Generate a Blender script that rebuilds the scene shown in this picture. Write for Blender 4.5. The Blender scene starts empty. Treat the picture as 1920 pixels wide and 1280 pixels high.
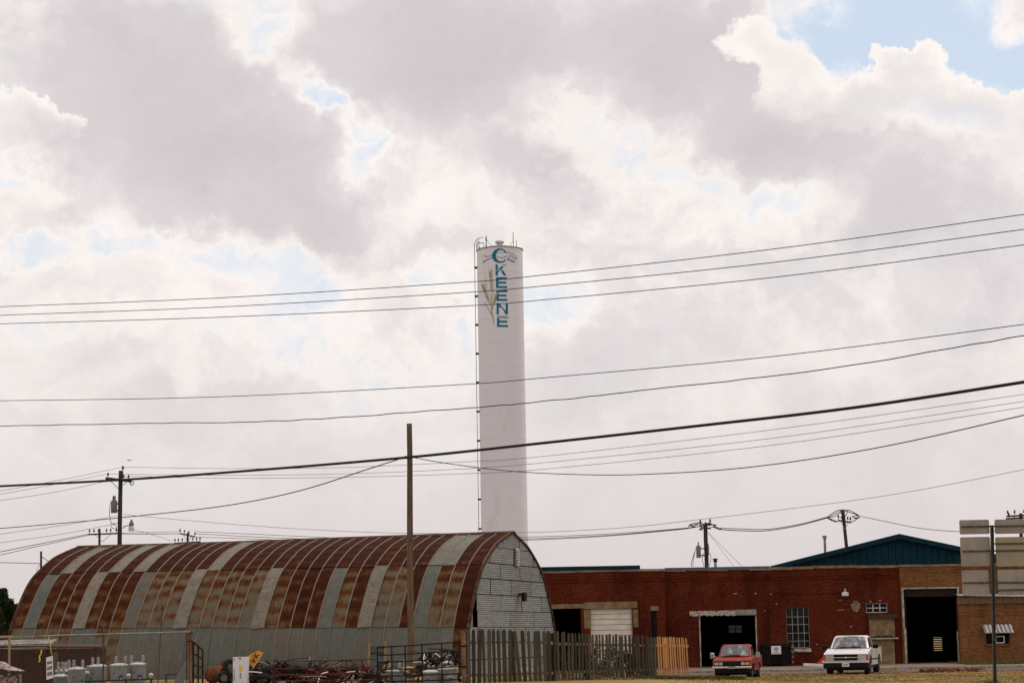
import bpy, math, random
from mathutils import Vector, Matrix
random.seed(7)
R = math.radians
sc = bpy.context.scene
# ---------------------------------------------------------------- camera
F = 4000.0                       # focal length in photo pixels (1920 wide)
CAM = Vector((0, 0, 1.73))
PITCH = math.atan(560 / F); ROLL = R(1.03)
Fw = Vector((0, math.cos(PITCH), math.sin(PITCH)))
R0 = Vector((1, 0, 0)); U0 = Vector((0, -math.sin(PITCH), math.cos(PITCH)))
Rt = R0 * math.cos(ROLL) - U0 * math.sin(ROLL)
Up = U0 * math.cos(ROLL) + R0 * math.sin(ROLL)
cd = bpy.data.cameras.new('camera'); cam = bpy.data.objects.new('camera', cd)
sc.collection.objects.link(cam); sc.camera = cam
cd.sensor_width = 36; cd.lens = 36 * F / 1920; cd.clip_start = .5; cd.clip_end = 9000
cam.matrix_world = Matrix(((Rt.x, Up.x, -Fw.x, CAM.x), (Rt.y, Up.y, -Fw.y, CAM.y), (Rt.z, Up.z, -Fw.z, CAM.z), (0, 0, 0, 1)))
def ray(x, y): return Fw + Rt * ((x - 960) / F) + Up * ((640 - y) / F)
def P(x, y, Y):                  # surveyed point: direction in the photo, distance Y
    d = ray(x, y); return CAM + d * (Y / d.y)
def PP(x, y, a, b):              # the same on the vertical plane over the plan line a-b
    d = ray(x, y); n = Vector((b[1] - a[1], a[0] - b[0], 0))
    t = (Vector((a[0], a[1], 0)) - CAM).dot(n) / d.dot(n); return CAM + d * t
def RC(x0, y0, x1, y1, Y):       # rectangle -> X0, X1, Z0, Z1 on plane Y
    xm, ym = (x0 + x1) / 2, (y0 + y1) / 2
    return P(x0, ym, Y).x, P(x1, ym, Y).x, P(xm, y1, Y).z, P(xm, y0, Y).z
# ---------------------------------------------------------------- light
SUN_EL, SUN_AZ = R(50), R(42)    # high, ahead of the camera and to the right, behind thin cloud
SKY_STRENGTH = .1
sd = bpy.data.lights.new('sun', 'SUN'); sd.energy = 1.1; sd.angle = R(14); sd.color = (1, .93, .85)
sun = bpy.data.objects.new('sun', sd); sc.collection.objects.link(sun)
tos = Vector((math.sin(SUN_AZ) * math.cos(SUN_EL), math.cos(SUN_AZ) * math.cos(SUN_EL), math.sin(SUN_EL)))
sun.rotation_euler = tos.to_track_quat('Z', 'Y').to_euler(); sun.location = (0, 0, 60)
sc.view_settings.view_transform = 'Standard'; sc.view_settings.look = 'None'
sc.view_settings.exposure = 0; sc.view_settings.gamma = 1; sc.view_settings.use_curve_mapping = False

class NT:                        # small node-tree helper
    def __init__(s, tree): s.t = tree; s.n = tree.nodes; s.n.clear()
    def node(s, typ, ins=None, **kw):
        n = s.n.new(typ)
        for k, v in kw.items(): setattr(n, k, v)
        for k, v in (ins or {}).items(): s.put(n.inputs[k], v)
        return n
    def put(s, sock, v):
        if isinstance(v, bpy.types.NodeSocket): s.t.links.new(v, sock)
        elif isinstance(v, bpy.types.Node): s.t.links.new(v.outputs[0], sock)
        else: sock.default_value = v
    def m(s, op, a, b=0, c=None, clamp=False):
        n = s.node('ShaderNodeMath', {0: a, 1: b}, operation=op, use_clamp=clamp)
        if c is not None: s.put(n.inputs[2], c)
        return n.outputs[0]
    def v(s, op, a, b=(0, 0, 0)):
        n = s.node('ShaderNodeVectorMath', {0: a, 1: b}, operation=op)
        return n.outputs['Value'] if op in ('LENGTH', 'DOT_PRODUCT') else n.outputs[0]
    def noise(s, vec, scale, detail=4, rough=.5, dist=0, out=0):
        n = s.node('ShaderNodeTexNoise', {'Vector': vec, 'Scale': scale, 'Detail': detail, 'Roughness': rough, 'Distortion': dist})
        return n.outputs[out]
    def mr(s, val, a, b, c=0., d=1., smooth=True):
        n = s.node('ShaderNodeMapRange', {'Value': val, 'From Min': a, 'From Max': b, 'To Min': c, 'To Max': d}, interpolation_type='SMOOTHSTEP' if smooth else 'LINEAR')
        return n.outputs[0]
    def ramp(s, fac, stops, interp='LINEAR'):
        n = s.node('ShaderNodeValToRGB', {'Fac': fac}); e = n.color_ramp.elements; n.color_ramp.interpolation = interp
        while len(e) < len(stops): e.new(.5)
        for q, (p, c) in zip(e, stops): q.position = p; q.color = (*c, 1)
        return n.outputs[0]
    def mix(s, fac, a, b, mode='MIX'):
        n = s.node('ShaderNodeMix', data_type='RGBA', blend_type=mode)
        s.put(n.inputs[0], fac); s.put(n.inputs[6], a if not isinstance(a, tuple) else (*a[:3], 1)); s.put(n.inputs[7], b if not isinstance(b, tuple) else (*b[:3], 1))
        return n.outputs[2]

# ---------------------------------------------------------------- sky: Nishita air under broken cloud
wd = bpy.data.worlds.new('World'); sc.world = wd; wd.use_nodes = True
wd.cycles.sampling_method = 'MANUAL'; wd.cycles.sample_map_resolution = 256
sc.cycles.use_adaptive_sampling = True; sc.cycles.adaptive_threshold = .015; sc.cycles.adaptive_min_samples = 12
w = NT(wd.node_tree)
geo = w.node('ShaderNodeTexCoord').outputs['Generated']
sky = w.node('ShaderNodeTexSky', sky_type='NISHITA', sun_disc=False, sun_elevation=SUN_EL, sun_rotation=SUN_AZ, altitude=370., air_density=1., dust_density=2., ozone_density=1.).outputs[0]
n1 = w.noise(geo, 14, 3, .55, out=1); n2 = w.noise(geo, 60, 4, .62, out=1)
def nscale(n, k): return w.v('MULTIPLY', w.v('SUBTRACT', n, (.5, .5, .5)), (k, k, k))
dw = w.v('ADD', w.v('ADD', geo, nscale(n1, .055)), nscale(n2, .030))
sep = w.node('ShaderNodeSeparateXYZ', {0: geo})
el = sep.outputs[2]
stretch = w.v('MULTIPLY', dw, (1, 1, 1.5))
big = w.noise(stretch, 13, 5, .58)
def puffs(vec):                  # heaped cumulus heads: cells at several sizes
    n = w.node('ShaderNodeTexVoronoi', {'Vector': vec, 'Scale': 15., 'Detail': 2., 'Roughness': .6, 'Lacunarity': 2.6}, feature='F1', normalize=True); return n.outputs['Distance']
pf = w.m('SUBTRACT', .36, puffs(stretch))
con = w.mr(el, .0, .20, .34, 1.)
high = w.mr(el, .27, .5, 0., .06)      # the unseen cover overhead is greyed to lower the light on camera-facing walls
field = w.m('MULTIPLY_ADD', w.m('SUBTRACT', big, .5), 1.0, .0)
field = w.m('ADD', w.m('MULTIPLY_ADD', field, con, .462), high)
CLOUD = [  # photo x, y, half-width, half-height, weight: thick grey bases (+), thin lit edges and open gaps (-)
 (330, 210, 300, 170, .40), (500, 360, 190, 110, .34), (200, 60, 280, 80, .14), (560, 260, 70, 90, .10),
 (800, 70, 330, 90, .40), (1150, 80, 300, 110, .36), (860, 190, 160, 80, .22), (1010, 290, 130, 90, .30), (1330, 40, 110, 70, .2), (1080, 370, 70, 50, .2),
 (1330, 180, 180, 90, .32), (1500, 290, 190, 55, .32), (1760, 400, 270, 50, .24), (1420, 270, 120, 60, .14), (1640, 430, 300, 30, .08),
 (470, 80, 60, 90, -.30), (580, 160, 90, 50, -.44), (632, 188, 46, 30, -.28), (685, 250, 80, 90, -.30), (722, 300, 34, 24, -.24), (640, 330, 60, 60, -.34),
 (50, 330, 110, 40, -.24), (150, 400, 240, 36, -.06), (60, 468, 70, 30, -.22), (200, 430, 150, 34, -.10), (330, 420, 120, 30, .10),
 (1730, 40, 290, 66, -.60), (1885, 130, 110, 80, -.44), (1540, 75, 90, 50, -.34), (1640, 120, 60, 34, -.26), (1690, 170, 160, 60, -.34), (1850, 240, 140, 60, -.30),
 (780, 380, 170, 90, -.12), (920, 420, 120, 60, -.06), (1220, 190, 90, 60, .02), (1280, 300, 90, 40, .08), (1480, 380, 170, 26, -.06), (1000, 180, 40, 60, -.10), (1040, 250, 30, 60, -.14),
 (1050, 560, 130, 55, -.20), (830, 540, 100, 40, -.18), (570, 610, 220, 50, -.20), (300, 610, 120, 40, -.10), (1080, 660, 90, 44, .06), (1500, 520, 300, 60, .06), (180, 660, 240, 40, .06), (700, 690, 240, 30, -.12), (1250, 470, 160, 40, .08)]
dq = w.v('MULTIPLY', dw, (F / 1000, F / 1000, 1.7 * F / 1000))
for (x, y, hw, hh, wt) in CLOUD:
    c = ray(x, y).normalized() * (F / 1000); c.z *= 1.7; rad = math.sqrt(hw * hh * 1.7) / 1000
    dist = w.node('ShaderNodeVectorMath', {0: dq, 1: tuple(c)}, operation='DISTANCE').outputs['Value']
    field = w.m('MULTIPLY_ADD', w.mr(dist, 1.4 * rad, .15 * rad), wt, field)
amp = w.mr(field, .85, .42, .16, .66)  # heads stand out at the thin lit edges and melt into the thick base
field = w.m('MULTIPLY_ADD', w.m('MULTIPLY', pf, amp), con, field)
cloudcol = w.ramp(field, [(0, (.68, .78, .91)), (.20, (.735, .81, .90)), (.33, (.83, .845, .89)), (.42, (.955, .895, .86)), (.49, (.89, .828, .80)), (.57, (.79, .742, .748)), (.70, (.70, .652, .664)), (1, (.64, .592, .606))])
lit = w.m('MULTIPLY_ADD', w.m('MULTIPLY', pf, con), .22, 1.)
cloudcol = w.mix(1., cloudcol, w.node('ShaderNodeCombineColor', {0: lit, 1: lit, 2: lit}).outputs[0], 'MULTIPLY')
# nearer heaped cumulus with crisp lit rims, drawn over the layer behind
HEAPS = [(1455, 110, 60, 90, .42), (1560, 200, 120, 80, .50), (1700, 180, 120, 70, .46), (1725, 112, 56, 40, .34), (1850, 280, 150, 80, .50), (1790, 230, 80, 50, .2), (1930, 230, 60, 50, .30),
 (40, 230, 130, 62, .55), (150, 245, 60, 30, .22), (215, 500, 130, 48, .46), (110, 545, 130, 40, .36), (330, 555, 110, 34, .26), (30, 480, 30, 60, .34)]
UNDER = [(1470, 230, 90, 60), (1570, 300, 130, 60), (1720, 310, 150, 55), (1890, 380, 160, 60), (120, 300, 170, 46), (180, 570, 260, 50)]      # their shaded undersides melt into the grey
h = w.m('MULTIPLY_ADD', w.m('SUBTRACT', big, .5), .35, w.m('MULTIPLY', pf, .50))
core = None
for (x, y, hw, hh, wt) in HEAPS:
    c = ray(x, y).normalized() * (F / 1000); c.z *= 1.7; rad = math.sqrt(hw * hh * 1.7) / 1000
    dist = w.node('ShaderNodeVectorMath', {0: dq, 1: tuple(c)}, operation='DISTANCE').outputs['Value']
    h = w.m('MULTIPLY_ADD', w.mr(dist, 1.5 * rad, .1 * rad), wt, h)
hcol = w.ramp(h, [(.22, (.98, .94, .91)), (.34, (.96, .90, .86)), (.46, (.89, .83, .805)), (.62, (.81, .762, .765))])
hcol = w.mix(1., hcol, w.node('ShaderNodeCombineColor', {0: lit, 1: lit, 2: lit}).outputs[0], 'MULTIPLY')
ha = w.mr(h, .20, .30)
for (x, y, hw, hh) in UNDER:
    c = ray(x, y).normalized() * (F / 1000); c.z *= 1.7; rad = math.sqrt(hw * hh * 1.7) / 1000
    dist = w.node('ShaderNodeVectorMath', {0: dq, 1: tuple(c)}, operation='DISTANCE').outputs['Value']
    ha = w.m('MULTIPLY', ha, w.mr(dist, .2 * rad, 1.5 * rad))
lowcol = w.mix(w.mr(el, -.01, .17), (.69, .625, .625), cloudcol)
air = w.mix(.75, w.mix(1., sky, (.1, .1, .1), 'MULTIPLY'), (.66, .77, .90))
alpha = w.mr(field, .02, .36, .15, 1.)
col = w.mix(ha, w.mix(alpha, air, lowcol), hcol)
col10 = w.mix(1., col, (10, 10, 10), 'MULTIPLY')
bg = w.node('ShaderNodeBackground', {'Color': col10, 'Strength': SKY_STRENGTH})
wo = w.node('ShaderNodeOutputWorld'); wd.node_tree.links.new(bg.outputs[0], wo.inputs[0])

# ---------------------------------------------------------------- mesh helpers
COL = sc.collection
class MB:
    def __init__(s): s.v = []; s.f = []; s.uv = {}; s.m = None
    def add(s, vs, fs):
        o = len(s.v)
        for q in vs:
            q = Vector(q); s.v.append(tuple(s.m @ q if s.m else q))
        s.f += [tuple(i + o for i in f) for f in fs]; return s
    def box(s, cx, cy, cz, sx, sy, sz, rot=None):
        vs = [Vector((x * sx / 2, y * sy / 2, z * sz / 2)) for x in (-1, 1) for y in (-1, 1) for z in (-1, 1)]
        if rot is not None: vs = [rot @ q for q in vs]
        c = Vector((cx, cy, cz))
        return s.add([q + c for q in vs], [(0, 1, 3, 2), (4, 6, 7, 5), (0, 4, 5, 1), (2, 3, 7, 6), (0, 2, 6, 4), (1, 5, 7, 3)])
    def bb(s, x0, x1, y0, y1, z0, z1): return s.box((x0 + x1) / 2, (y0 + y1) / 2, (z0 + z1) / 2, abs(x1 - x0), abs(y1 - y0), abs(z1 - z0))
    def bar(s, a, b, wd, ht=None):
        a, b = Vector(a), Vector(b); d = b - a
        rot = d.to_track_quat('Y', 'Z').to_matrix(); c = (a + b) / 2
        return s.box(c.x, c.y, c.z, wd, d.length, ht or wd, rot)
    def tube(s, pts, r, n=6, cap=True):
        pts = [Vector(p) for p in pts]; rs = r if isinstance(r, (list, tuple)) else [r] * len(pts); vs = []
        for i, p in enumerate(pts):
            t = (pts[min(i + 1, len(pts) - 1)] - pts[max(i - 1, 0)]).normalized()
            a = t.cross(Vector((0, 0, 1)) if abs(t.z) < .95 else Vector((0, 1, 0))).normalized(); b = t.cross(a)
            vs += [p + (a * math.cos(2 * math.pi * k / n) + b * math.sin(2 * math.pi * k / n)) * rs[i] for k in range(n)]
        fs = [(i * n + k, i * n + (k + 1) % n, (i + 1) * n + (k + 1) % n, (i + 1) * n + k) for i in range(len(pts) - 1) for k in range(n)]
        if cap: fs += [tuple(range(n - 1, -1, -1)), tuple((len(pts) - 1) * n + k for k in range(n))]
        return s.add(vs, fs)
    def lathe(s, prof, n=16, c=(0, 0, 0), axis='z'):
        vs = []
        for r, z in prof:
            for k in range(n):
                a = 2 * math.pi * k / n; q = (r * math.cos(a), r * math.sin(a), z)
                if axis == 'x': q = (q[2], q[0], q[1])
                if axis == 'y': q = (q[0], q[2], q[1])
                vs.append((q[0] + c[0], q[1] + c[1], q[2] + c[2]))
        m = len(prof)
        fs = [(i * n + k, i * n + (k + 1) % n, (i + 1) * n + (k + 1) % n, (i + 1) * n + k) for i in range(m - 1) for k in range(n)]
        fs += [tuple(range(n - 1, -1, -1)), tuple((m - 1) * n + k for k in range(n))]
        return s.add(vs, fs)
    def prism(s, poly, a, b, plane='xz'):      # poly extruded from a to b along the third axis
        n = len(poly)
        def q(p, d): return (p[0], d, p[1]) if plane == 'xz' else ((d, p[0], p[1]) if plane == 'yz' else (p[0], p[1], d))
        vs = [q(p, a) for p in poly] + [q(p, b) for p in poly]
        return s.add(vs, [tuple(range(n)), tuple(range(2 * n - 1, n - 1, -1))] + [(i, n + i, n + (i + 1) % n, (i + 1) % n) for i in range(n)])
    def wall(s, X0, X1, Z0, Z1, y0, y1, holes):
        xs = sorted({X0, X1, *[v for h in holes for v in h[:2] if X0 < v < X1]}); zs = sorted({Z0, Z1, *[v for h in holes for v in h[2:4] if Z0 < v < Z1]})
        nx, nz = len(xs) - 1, len(zs) - 1
        def solid(i, j):
            if not (0 <= i < nx and 0 <= j < nz): return False
            cx, cz = (xs[i] + xs[i + 1]) / 2, (zs[j] + zs[j + 1]) / 2
            return not any(h[0] < cx < h[1] and h[2] < cz < h[3] for h in holes)
        for i in range(nx):
            for j in range(nz):
                if not solid(i, j): continue
                a, b, c, d = xs[i], xs[i + 1], zs[j], zs[j + 1]
                s.add([(a, y0, c), (b, y0, c), (b, y0, d), (a, y0, d)], [(0, 1, 2, 3)]); s.add([(a, y1, c), (b, y1, c), (b, y1, d), (a, y1, d)], [(3, 2, 1, 0)])
                if not solid(i - 1, j): s.add([(a, y0, c), (a, y1, c), (a, y1, d), (a, y0, d)], [(3, 2, 1, 0)])
                if not solid(i + 1, j): s.add([(b, y0, c), (b, y1, c), (b, y1, d), (b, y0, d)], [(0, 1, 2, 3)])
                if not solid(i, j - 1): s.add([(a, y0, c), (b, y0, c), (b, y1, c), (a, y1, c)], [(3, 2, 1, 0)])
                if not solid(i, j + 1): s.add([(a, y0, d), (b, y0, d), (b, y1, d), (a, y1, d)], [(0, 1, 2, 3)])
        return s
    def build(s, name, mat, parent=None, smooth=False, bevel=0, loc=None, kind=None, label=None, seg=2):
        me = bpy.data.meshes.new(name); me.from_pydata(s.v, [], s.f); me.validate(); me.update()
        me.materials.append(mat)
        if smooth:
            me.shade_smooth(); me.set_sharp_from_angle(angle=R(40))
        o = bpy.data.objects.new(name, me); COL.objects.link(o)
        if parent: o.parent = parent
        if loc is not None: o.location = loc
        if bevel:
            b = o.modifiers.new('bevel', 'BEVEL'); b.width = bevel; b.segments = seg; b.limit_method = 'ANGLE'; b.angle_limit = R(35)
        if kind: o['kind'] = kind
        if label: o['label'] = label
        return o
def tag(o, label, cat, group=None):
    o['label'] = label; o['category'] = cat
    if group: o['group'] = group
    return o
def thing(name, label, cat, loc=(0, 0, 0), rz=0, group=None):
    o = bpy.data.objects.new(name, None); COL.objects.link(o); o.empty_display_size = .3
    o.location = loc; o.rotation_euler = (0, 0, rz); return tag(o, label, cat, group)
def copy_tree(o, parent=None):
    c = o.copy(); COL.objects.link(c)
    if parent: c.parent = parent
    for ch in [k for k in bpy.data.objects if k.parent == o]: copy_tree(ch, c)
    return c
def inst(src, name, parent, loc, rot=(0, 0, 0), scale=(1, 1, 1), mat=None):
    o = bpy.data.objects.new(name, src); COL.objects.link(o); o.parent = parent; o.location = loc; o.rotation_euler = rot; o.scale = scale
    return o
def smooth_pts(pts, n=6):
    pts = [Vector(p) for p in pts]; out = []
    for i in range(len(pts) - 1):
        p0, p1, p2, p3 = pts[max(i - 1, 0)], pts[i], pts[i + 1], pts[min(i + 2, len(pts) - 1)]
        for k in range(n):
            t = k / n; out.append(.5 * ((2 * p1) + (p2 - p0) * t + (2 * p0 - 5 * p1 + 4 * p2 - p3) * t * t + (3 * p1 - p0 - 3 * p2 + p3) * t ** 3))
    return out + [pts[-1]]
def sst(a, b, x):
    t = max(0, min(1, (x - a) / (b - a))); return t * t * (3 - 2 * t)
def gz(X, Y):                    # the yard rises gently to the left
    return .44 * (1 - max(0, min(1, (X - 3.) / 10.))) * sst(30, 55, Y) * (1 - sst(0, 4, X) * sst(79, 89, Y))

# ---------------------------------------------------------------- materials
def mat(name, c1, c2=None, scale=3., rough=.8, metal=0., bump=0., stretch=(1, 1, 1), spec=.4, detail=5, coat=0., lo=.35, hi=.65, dirt=None, bscale=None, vary=0.):
    if rough >= .7: spec = min(spec, .08)
    elif rough >= .5: spec = min(spec, .2)
    m = bpy.data.materials.new(name); m.use_nodes = True; t = NT(m.node_tree)
    tc = t.node('ShaderNodeTexCoord').outputs['Object']
    rnd = t.node('ShaderNodeObjectInfo').outputs['Random']
    vec = t.v('ADD', t.v('MULTIPLY', tc, stretch), t.node('ShaderNodeCombineXYZ', {0: t.m('MULTIPLY', rnd, 37.), 1: t.m('MULTIPLY', rnd, 19.), 2: 0.}))
    colr = (*c1, 1)
    if c2:
        n = t.noise(vec, scale, detail, .6); colr = t.mix(t.mr(n, lo, hi), c1, c2)
    if dirt:                      # blotches of wear with their own shape
        dn = t.noise(vec, dirt[1], 6, .7); colr = t.mix(t.mr(dn, dirt[2], dirt[2] + .12, 0, dirt[3]), colr, dirt[0])
    if vary:                      # piece-to-piece difference in tone
        k = t.m('MULTIPLY_ADD', rnd, 2 * vary, 1 - vary); colr = t.mix(1., colr, t.node('ShaderNodeCombineColor', {0: k, 1: k, 2: k}).outputs[0], 'MULTIPLY')
    b = t.node('ShaderNodeBsdfPrincipled', {'Base Color': colr, 'Roughness': rough, 'Metallic': metal, 'Specular IOR Level': spec, 'Coat Weight': coat, 'Coat Roughness': .06})
    if bump:
        bn = t.noise(vec, bscale or scale * 3, 4, .6)
        bp = t.node('ShaderNodeBump', {'Height': bn, 'Strength': bump, 'Distance': .02}); t.put(b.inputs['Normal'], bp)
    o = t.node('ShaderNodeOutputMaterial'); t.put(o.inputs[0], b)
    return m
def brick_mat(name, a, b_, mortar, stain):
    m = bpy.data.materials.new(name); m.use_nodes = True; t = NT(m.node_tree)
    tc = t.node('ShaderNodeTexCoord').outputs['Object']
    s = t.node('ShaderNodeSeparateXYZ', {0: tc})
    vec = t.node('ShaderNodeCombineXYZ', {0: t.m('ADD', s.outputs[0], s.outputs[1]), 1: s.outputs[2], 2: 0.}).outputs[0]
    br = t.node('ShaderNodeTexBrick', {'Vector': vec, 'Color1': (*a, 1), 'Color2': (*b_, 1), 'Mortar': (*mortar, 1), 'Scale': 1., 'Mortar Size': .008, 'Mortar Smooth': .2, 'Bias': 0., 'Brick Width': .21, 'Row Height': .072})
    n = t.noise(tc, .55, 6, .65); n2 = t.noise(t.v('MULTIPLY', tc, (1.2, 1.2, 9)), 1.6, 5, .6)
    col = t.mix(t.mr(n2, .4, .75, 0, .6), br.outputs[0], stain[0]); col = t.mix(t.mr(n, .5, .68, 0, .55), col, stain[1])
    sp = t.noise(t.v('MULTIPLY', vec, (4.4, 13.5, 1)), 1., 2, .6); k = t.mr(sp, .25, .75, .62, 1.38, False)          # brick-to-brick tone
    col = t.mix(1., col, t.node('ShaderNodeCombineColor', {0: k, 1: k, 2: k}).outputs[0], 'MULTIPLY')
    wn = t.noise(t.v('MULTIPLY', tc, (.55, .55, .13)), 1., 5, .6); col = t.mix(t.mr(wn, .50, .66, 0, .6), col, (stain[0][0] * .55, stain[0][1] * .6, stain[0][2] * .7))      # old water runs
    bs = t.node('ShaderNodeBsdfPrincipled', {'Base Color': col, 'Roughness': .95, 'Specular IOR Level': .04})
    bp = t.node('ShaderNodeBump', {'Height': br.outputs[1], 'Strength': .5, 'Distance': -.01}); t.put(bs.inputs['Normal'], bp)
    o = t.node('ShaderNodeOutputMaterial'); t.put(o.inputs[0], bs); return m
M = {}
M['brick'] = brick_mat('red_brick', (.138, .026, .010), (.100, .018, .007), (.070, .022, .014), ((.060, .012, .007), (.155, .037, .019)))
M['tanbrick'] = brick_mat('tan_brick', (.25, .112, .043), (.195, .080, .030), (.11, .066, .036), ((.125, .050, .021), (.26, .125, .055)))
M['stucco'] = mat('weathered_concrete', (.27, .20, .115), (.175, .115, .06), 2.2, .95, bump=.4, dirt=((.11, .075, .05), 3., .56, .7))
M['lintel'] = mat('flaking_lintel', (.55, .50, .42), (.30, .24, .18), 5, .95, bump=.5, dirt=((.09, .05, .035), 7., .56, .9))
M['coping'] = mat('grey_coping', (.33, .31, .28), (.22, .20, .17), 2, .85)
M['blue'] = mat('blue_metal', (.005, .024, .040), (.006, .030, .048), 1.2, .7, .0, spec=.2)
M['white_door'] = mat('white_door_paint', (.74, .68, .62), (.62, .56, .50), 2, .6)
M['concrete'] = mat('apron_concrete', (.27, .19, .14), (.19, .13, .095), .5, .95, bump=.3, dirt=((.10, .075, .055), 1.2, .55, .6))
M['ground'] = mat('dry_grass_ground', (.36, .235, .10), (.23, .155, .062), .35, .95, bump=.6, dirt=((.13, .10, .065), .22, .52, .75), bscale=6)
M['gravel'] = mat('gravel', (.21, .155, .105), (.12, .088, .062), .6, .95, bump=.6, dirt=((.29, .24, .19), 1.5, .58, .7), bscale=9, stretch=(.5, 1.4, 1))
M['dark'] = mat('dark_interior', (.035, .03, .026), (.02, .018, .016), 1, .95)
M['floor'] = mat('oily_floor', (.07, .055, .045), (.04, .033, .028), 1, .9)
M['steel'] = mat('galvanised_steel', (.33, .33, .32), (.22, .22, .21), 4, .5, .55)
M['blacksteel'] = mat('black_steel', (.014, .012, .011), (.032, .019, .013), 6, .7)
M['redsteel'] = mat('red_painted_steel', (.12, .014, .014), (.06, .010, .009), 5, .6)
M['rustpipe'] = mat('rusty_pipe', (.15, .07, .035), (.24, .15, .085), 7, .85, stretch=(1, 1, .3), bump=.3)
M['polewood'] = mat('pole_wood', (.18, .125, .08), (.10, .068, .044), 4, .95, stretch=(6, 6, .35), bump=.6)
M['polewood2'] = mat('dark_pole_wood', (.075, .062, .05), (.04, .033, .028), 4, .95, stretch=(6, 6, .35), bump=.5)
M['picket_old'] = mat('grey_weathered_wood', (.105, .095, .068), (.042, .040, .030), 5, .95, stretch=(7, 7, .6), bump=.6, dirt=((.10, .052, .026), 1.4, .55, .75), vary=.4)
M['picket_new'] = mat('new_cedar', (.60, .33, .14), (.42, .20, .075), 5, .85, stretch=(7, 7, .5), bump=.3, vary=.28)
M['rail'] = mat('rail_wood', (.34, .26, .155), (.20, .14, .08), 5, .95, stretch=(.6, 7, 7))
M['wire'] = mat('black_cable', (.02, .018, .018), None, rough=.6)
M['wiregrey'] = mat('aluminium_wire', (.09, .08, .08), None, rough=.6)
M['porcelain'] = mat('grey_porcelain', (.42, .40, .39), (.30, .28, .27), 8, .3, spec=.5)
M['dkporc'] = mat('brown_porcelain', (.06, .045, .04), None, rough=.3)
M['can'] = mat('transformer_grey', (.22, .24, .237), (.165, .18, .175), 3, .5, dirt=((.16, .12, .09), 3., .62, .6))
M['can_teal'] = mat('transformer_teal', (.10, .15, .145), (.07, .105, .10), 3, .5, dirt=((.12, .08, .06), 3., .6, .6))
M['can_dark'] = mat('pole_transformer_grey', (.19, .20, .20), (.14, .15, .15), 3, .5)
M['can_tan'] = mat('tan_tank_paint', (.42, .28, .14), (.33, .21, .10), 3, .6, dirt=((.14, .08, .05), 3., .58, .6))
M['lid'] = mat('transformer_lid', (.74, .72, .70), (.50, .47, .44), 9, .55, dirt=((.25, .19, .14), 5., .58, .6))
M['labelblue'] = mat('blue_label', (.02, .07, .26), None, rough=.5)
M['white'] = mat('white_enamel', (.78, .76, .76), (.68, .66, .66), 1.5, .45, spec=.5)
M['ink'] = mat('black_print', (.015, .015, .015), None, rough=.7)
M['greyink'] = mat('grey_print', (.12, .11, .10), (.28, .26, .25), 30, .7)
M['yellow'] = mat('yellow_tag', (.75, .55, .06), None, rough=.6)
M['orange'] = mat('orange_sign_sheet', (.72, .34, .045), (.60, .26, .04), 4, .5)
M['tower'] = mat('tower_white_paint', (.73, .735, .81), (.70, .705, .78), .35, .45, stretch=(1, 1, .25), spec=.4, dirt=((.56, .52, .53), .5, .55, .4))
M['teal'] = mat('teal_lettering', (.003, .17, .30), None, rough=.5)
M['gold'] = mat('wheat_gold', (.42, .32, .11), (.27, .21, .08), 3, .6)
M['grey_line'] = mat('slate_outline', (.10, .14, .19), None, rough=.6)
M['tree_leaf'] = mat('tree_leaf', (.022, .036, .014), (.038, .052, .02), .8, .8)
M['bark'] = mat('bark', (.06, .045, .035), (.035, .027, .02), 5, .95, bump=.5)
M['grass'] = mat('grass_blades', (.48, .32, .13), (.29, .20, .075), .25, .9, detail=6)
M['grassgreen'] = mat('green_grass_blades', (.075, .085, .025), (.14, .125, .04), .6, .9)
M['signback'] = mat('sign_back_aluminium', (.33, .29, .25), (.26, .225, .19), 2.2, .5, .25)
M['signyellow'] = mat('sign_back_yellowed', (.34, .29, .18), (.29, .245, .185), 2, .5, .2)
M['signsteel'] = mat('sign_post_steel', (.085, .085, .075), (.055, .055, .05), 6, .65, .3)
M['chrome'] = mat('chrome', (.75, .74, .73), None, rough=.16, metal=1.)
M['tyre'] = mat('tyre_rubber', (.018, .017, .017), (.028, .026, .024), 6, .9)
M['rim'] = mat('wheel_rim', (.30, .33, .32), (.22, .21, .2), 6, .45, .7)
M['glass'] = mat('vehicle_glass', (.020, .027, .027), (.33, .32, .30), 1.7, rough=.04, spec=1., coat=1., stretch=(1.8, 1, .6), detail=2, lo=.47, hi=.66)  # pale blotches painted into the colour stand in for cloud reflections
M['pane'] = mat('dirty_pane', (.007, .010, .009), (.022, .026, .022), 3, .3, spec=.06, vary=.6)
M['truckwhite'] = mat('white_car_paint', (.78, .755, .75), (.73, .70, .69), 1.5, .35, spec=.5, coat=.6)
M['truckred'] = mat('red_car_paint', (.32, .024, .006), (.23, .016, .005), 2, .5, spec=.15, coat=.08)
M['blackplastic'] = mat('black_plastic', (.011, .011, .012), None, rough=.6, spec=.1)
M['lens'] = mat('headlight_lens', (.52, .50, .40), (.40, .37, .26), 9, .12, spec=.8)
M['amber'] = mat('amber_lens', (.40, .09, .03), None, rough=.2)
M['dumpster'] = mat('dumpster_dark_green', (.008, .009, .008), (.018, .013, .010), 3, .7)
M['redwhite'] = mat('barrier_red', (.55, .03, .035), None, rough=.5)
M['shedred'] = mat('dull_red_siding', (.055, .010, .009), (.032, .007, .006), 2, .85, stretch=(6, 6, .4))
M['chain'] = mat('chain_link_wire', (.13, .115, .095), None, rough=.6, metal=.5)
M['cloth'] = mat('patterned_cloth', (.62, .58, .56), (.28, .12, .12), 9, .9, dirt=((.10, .16, .13), 8., .58, .9))

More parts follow.
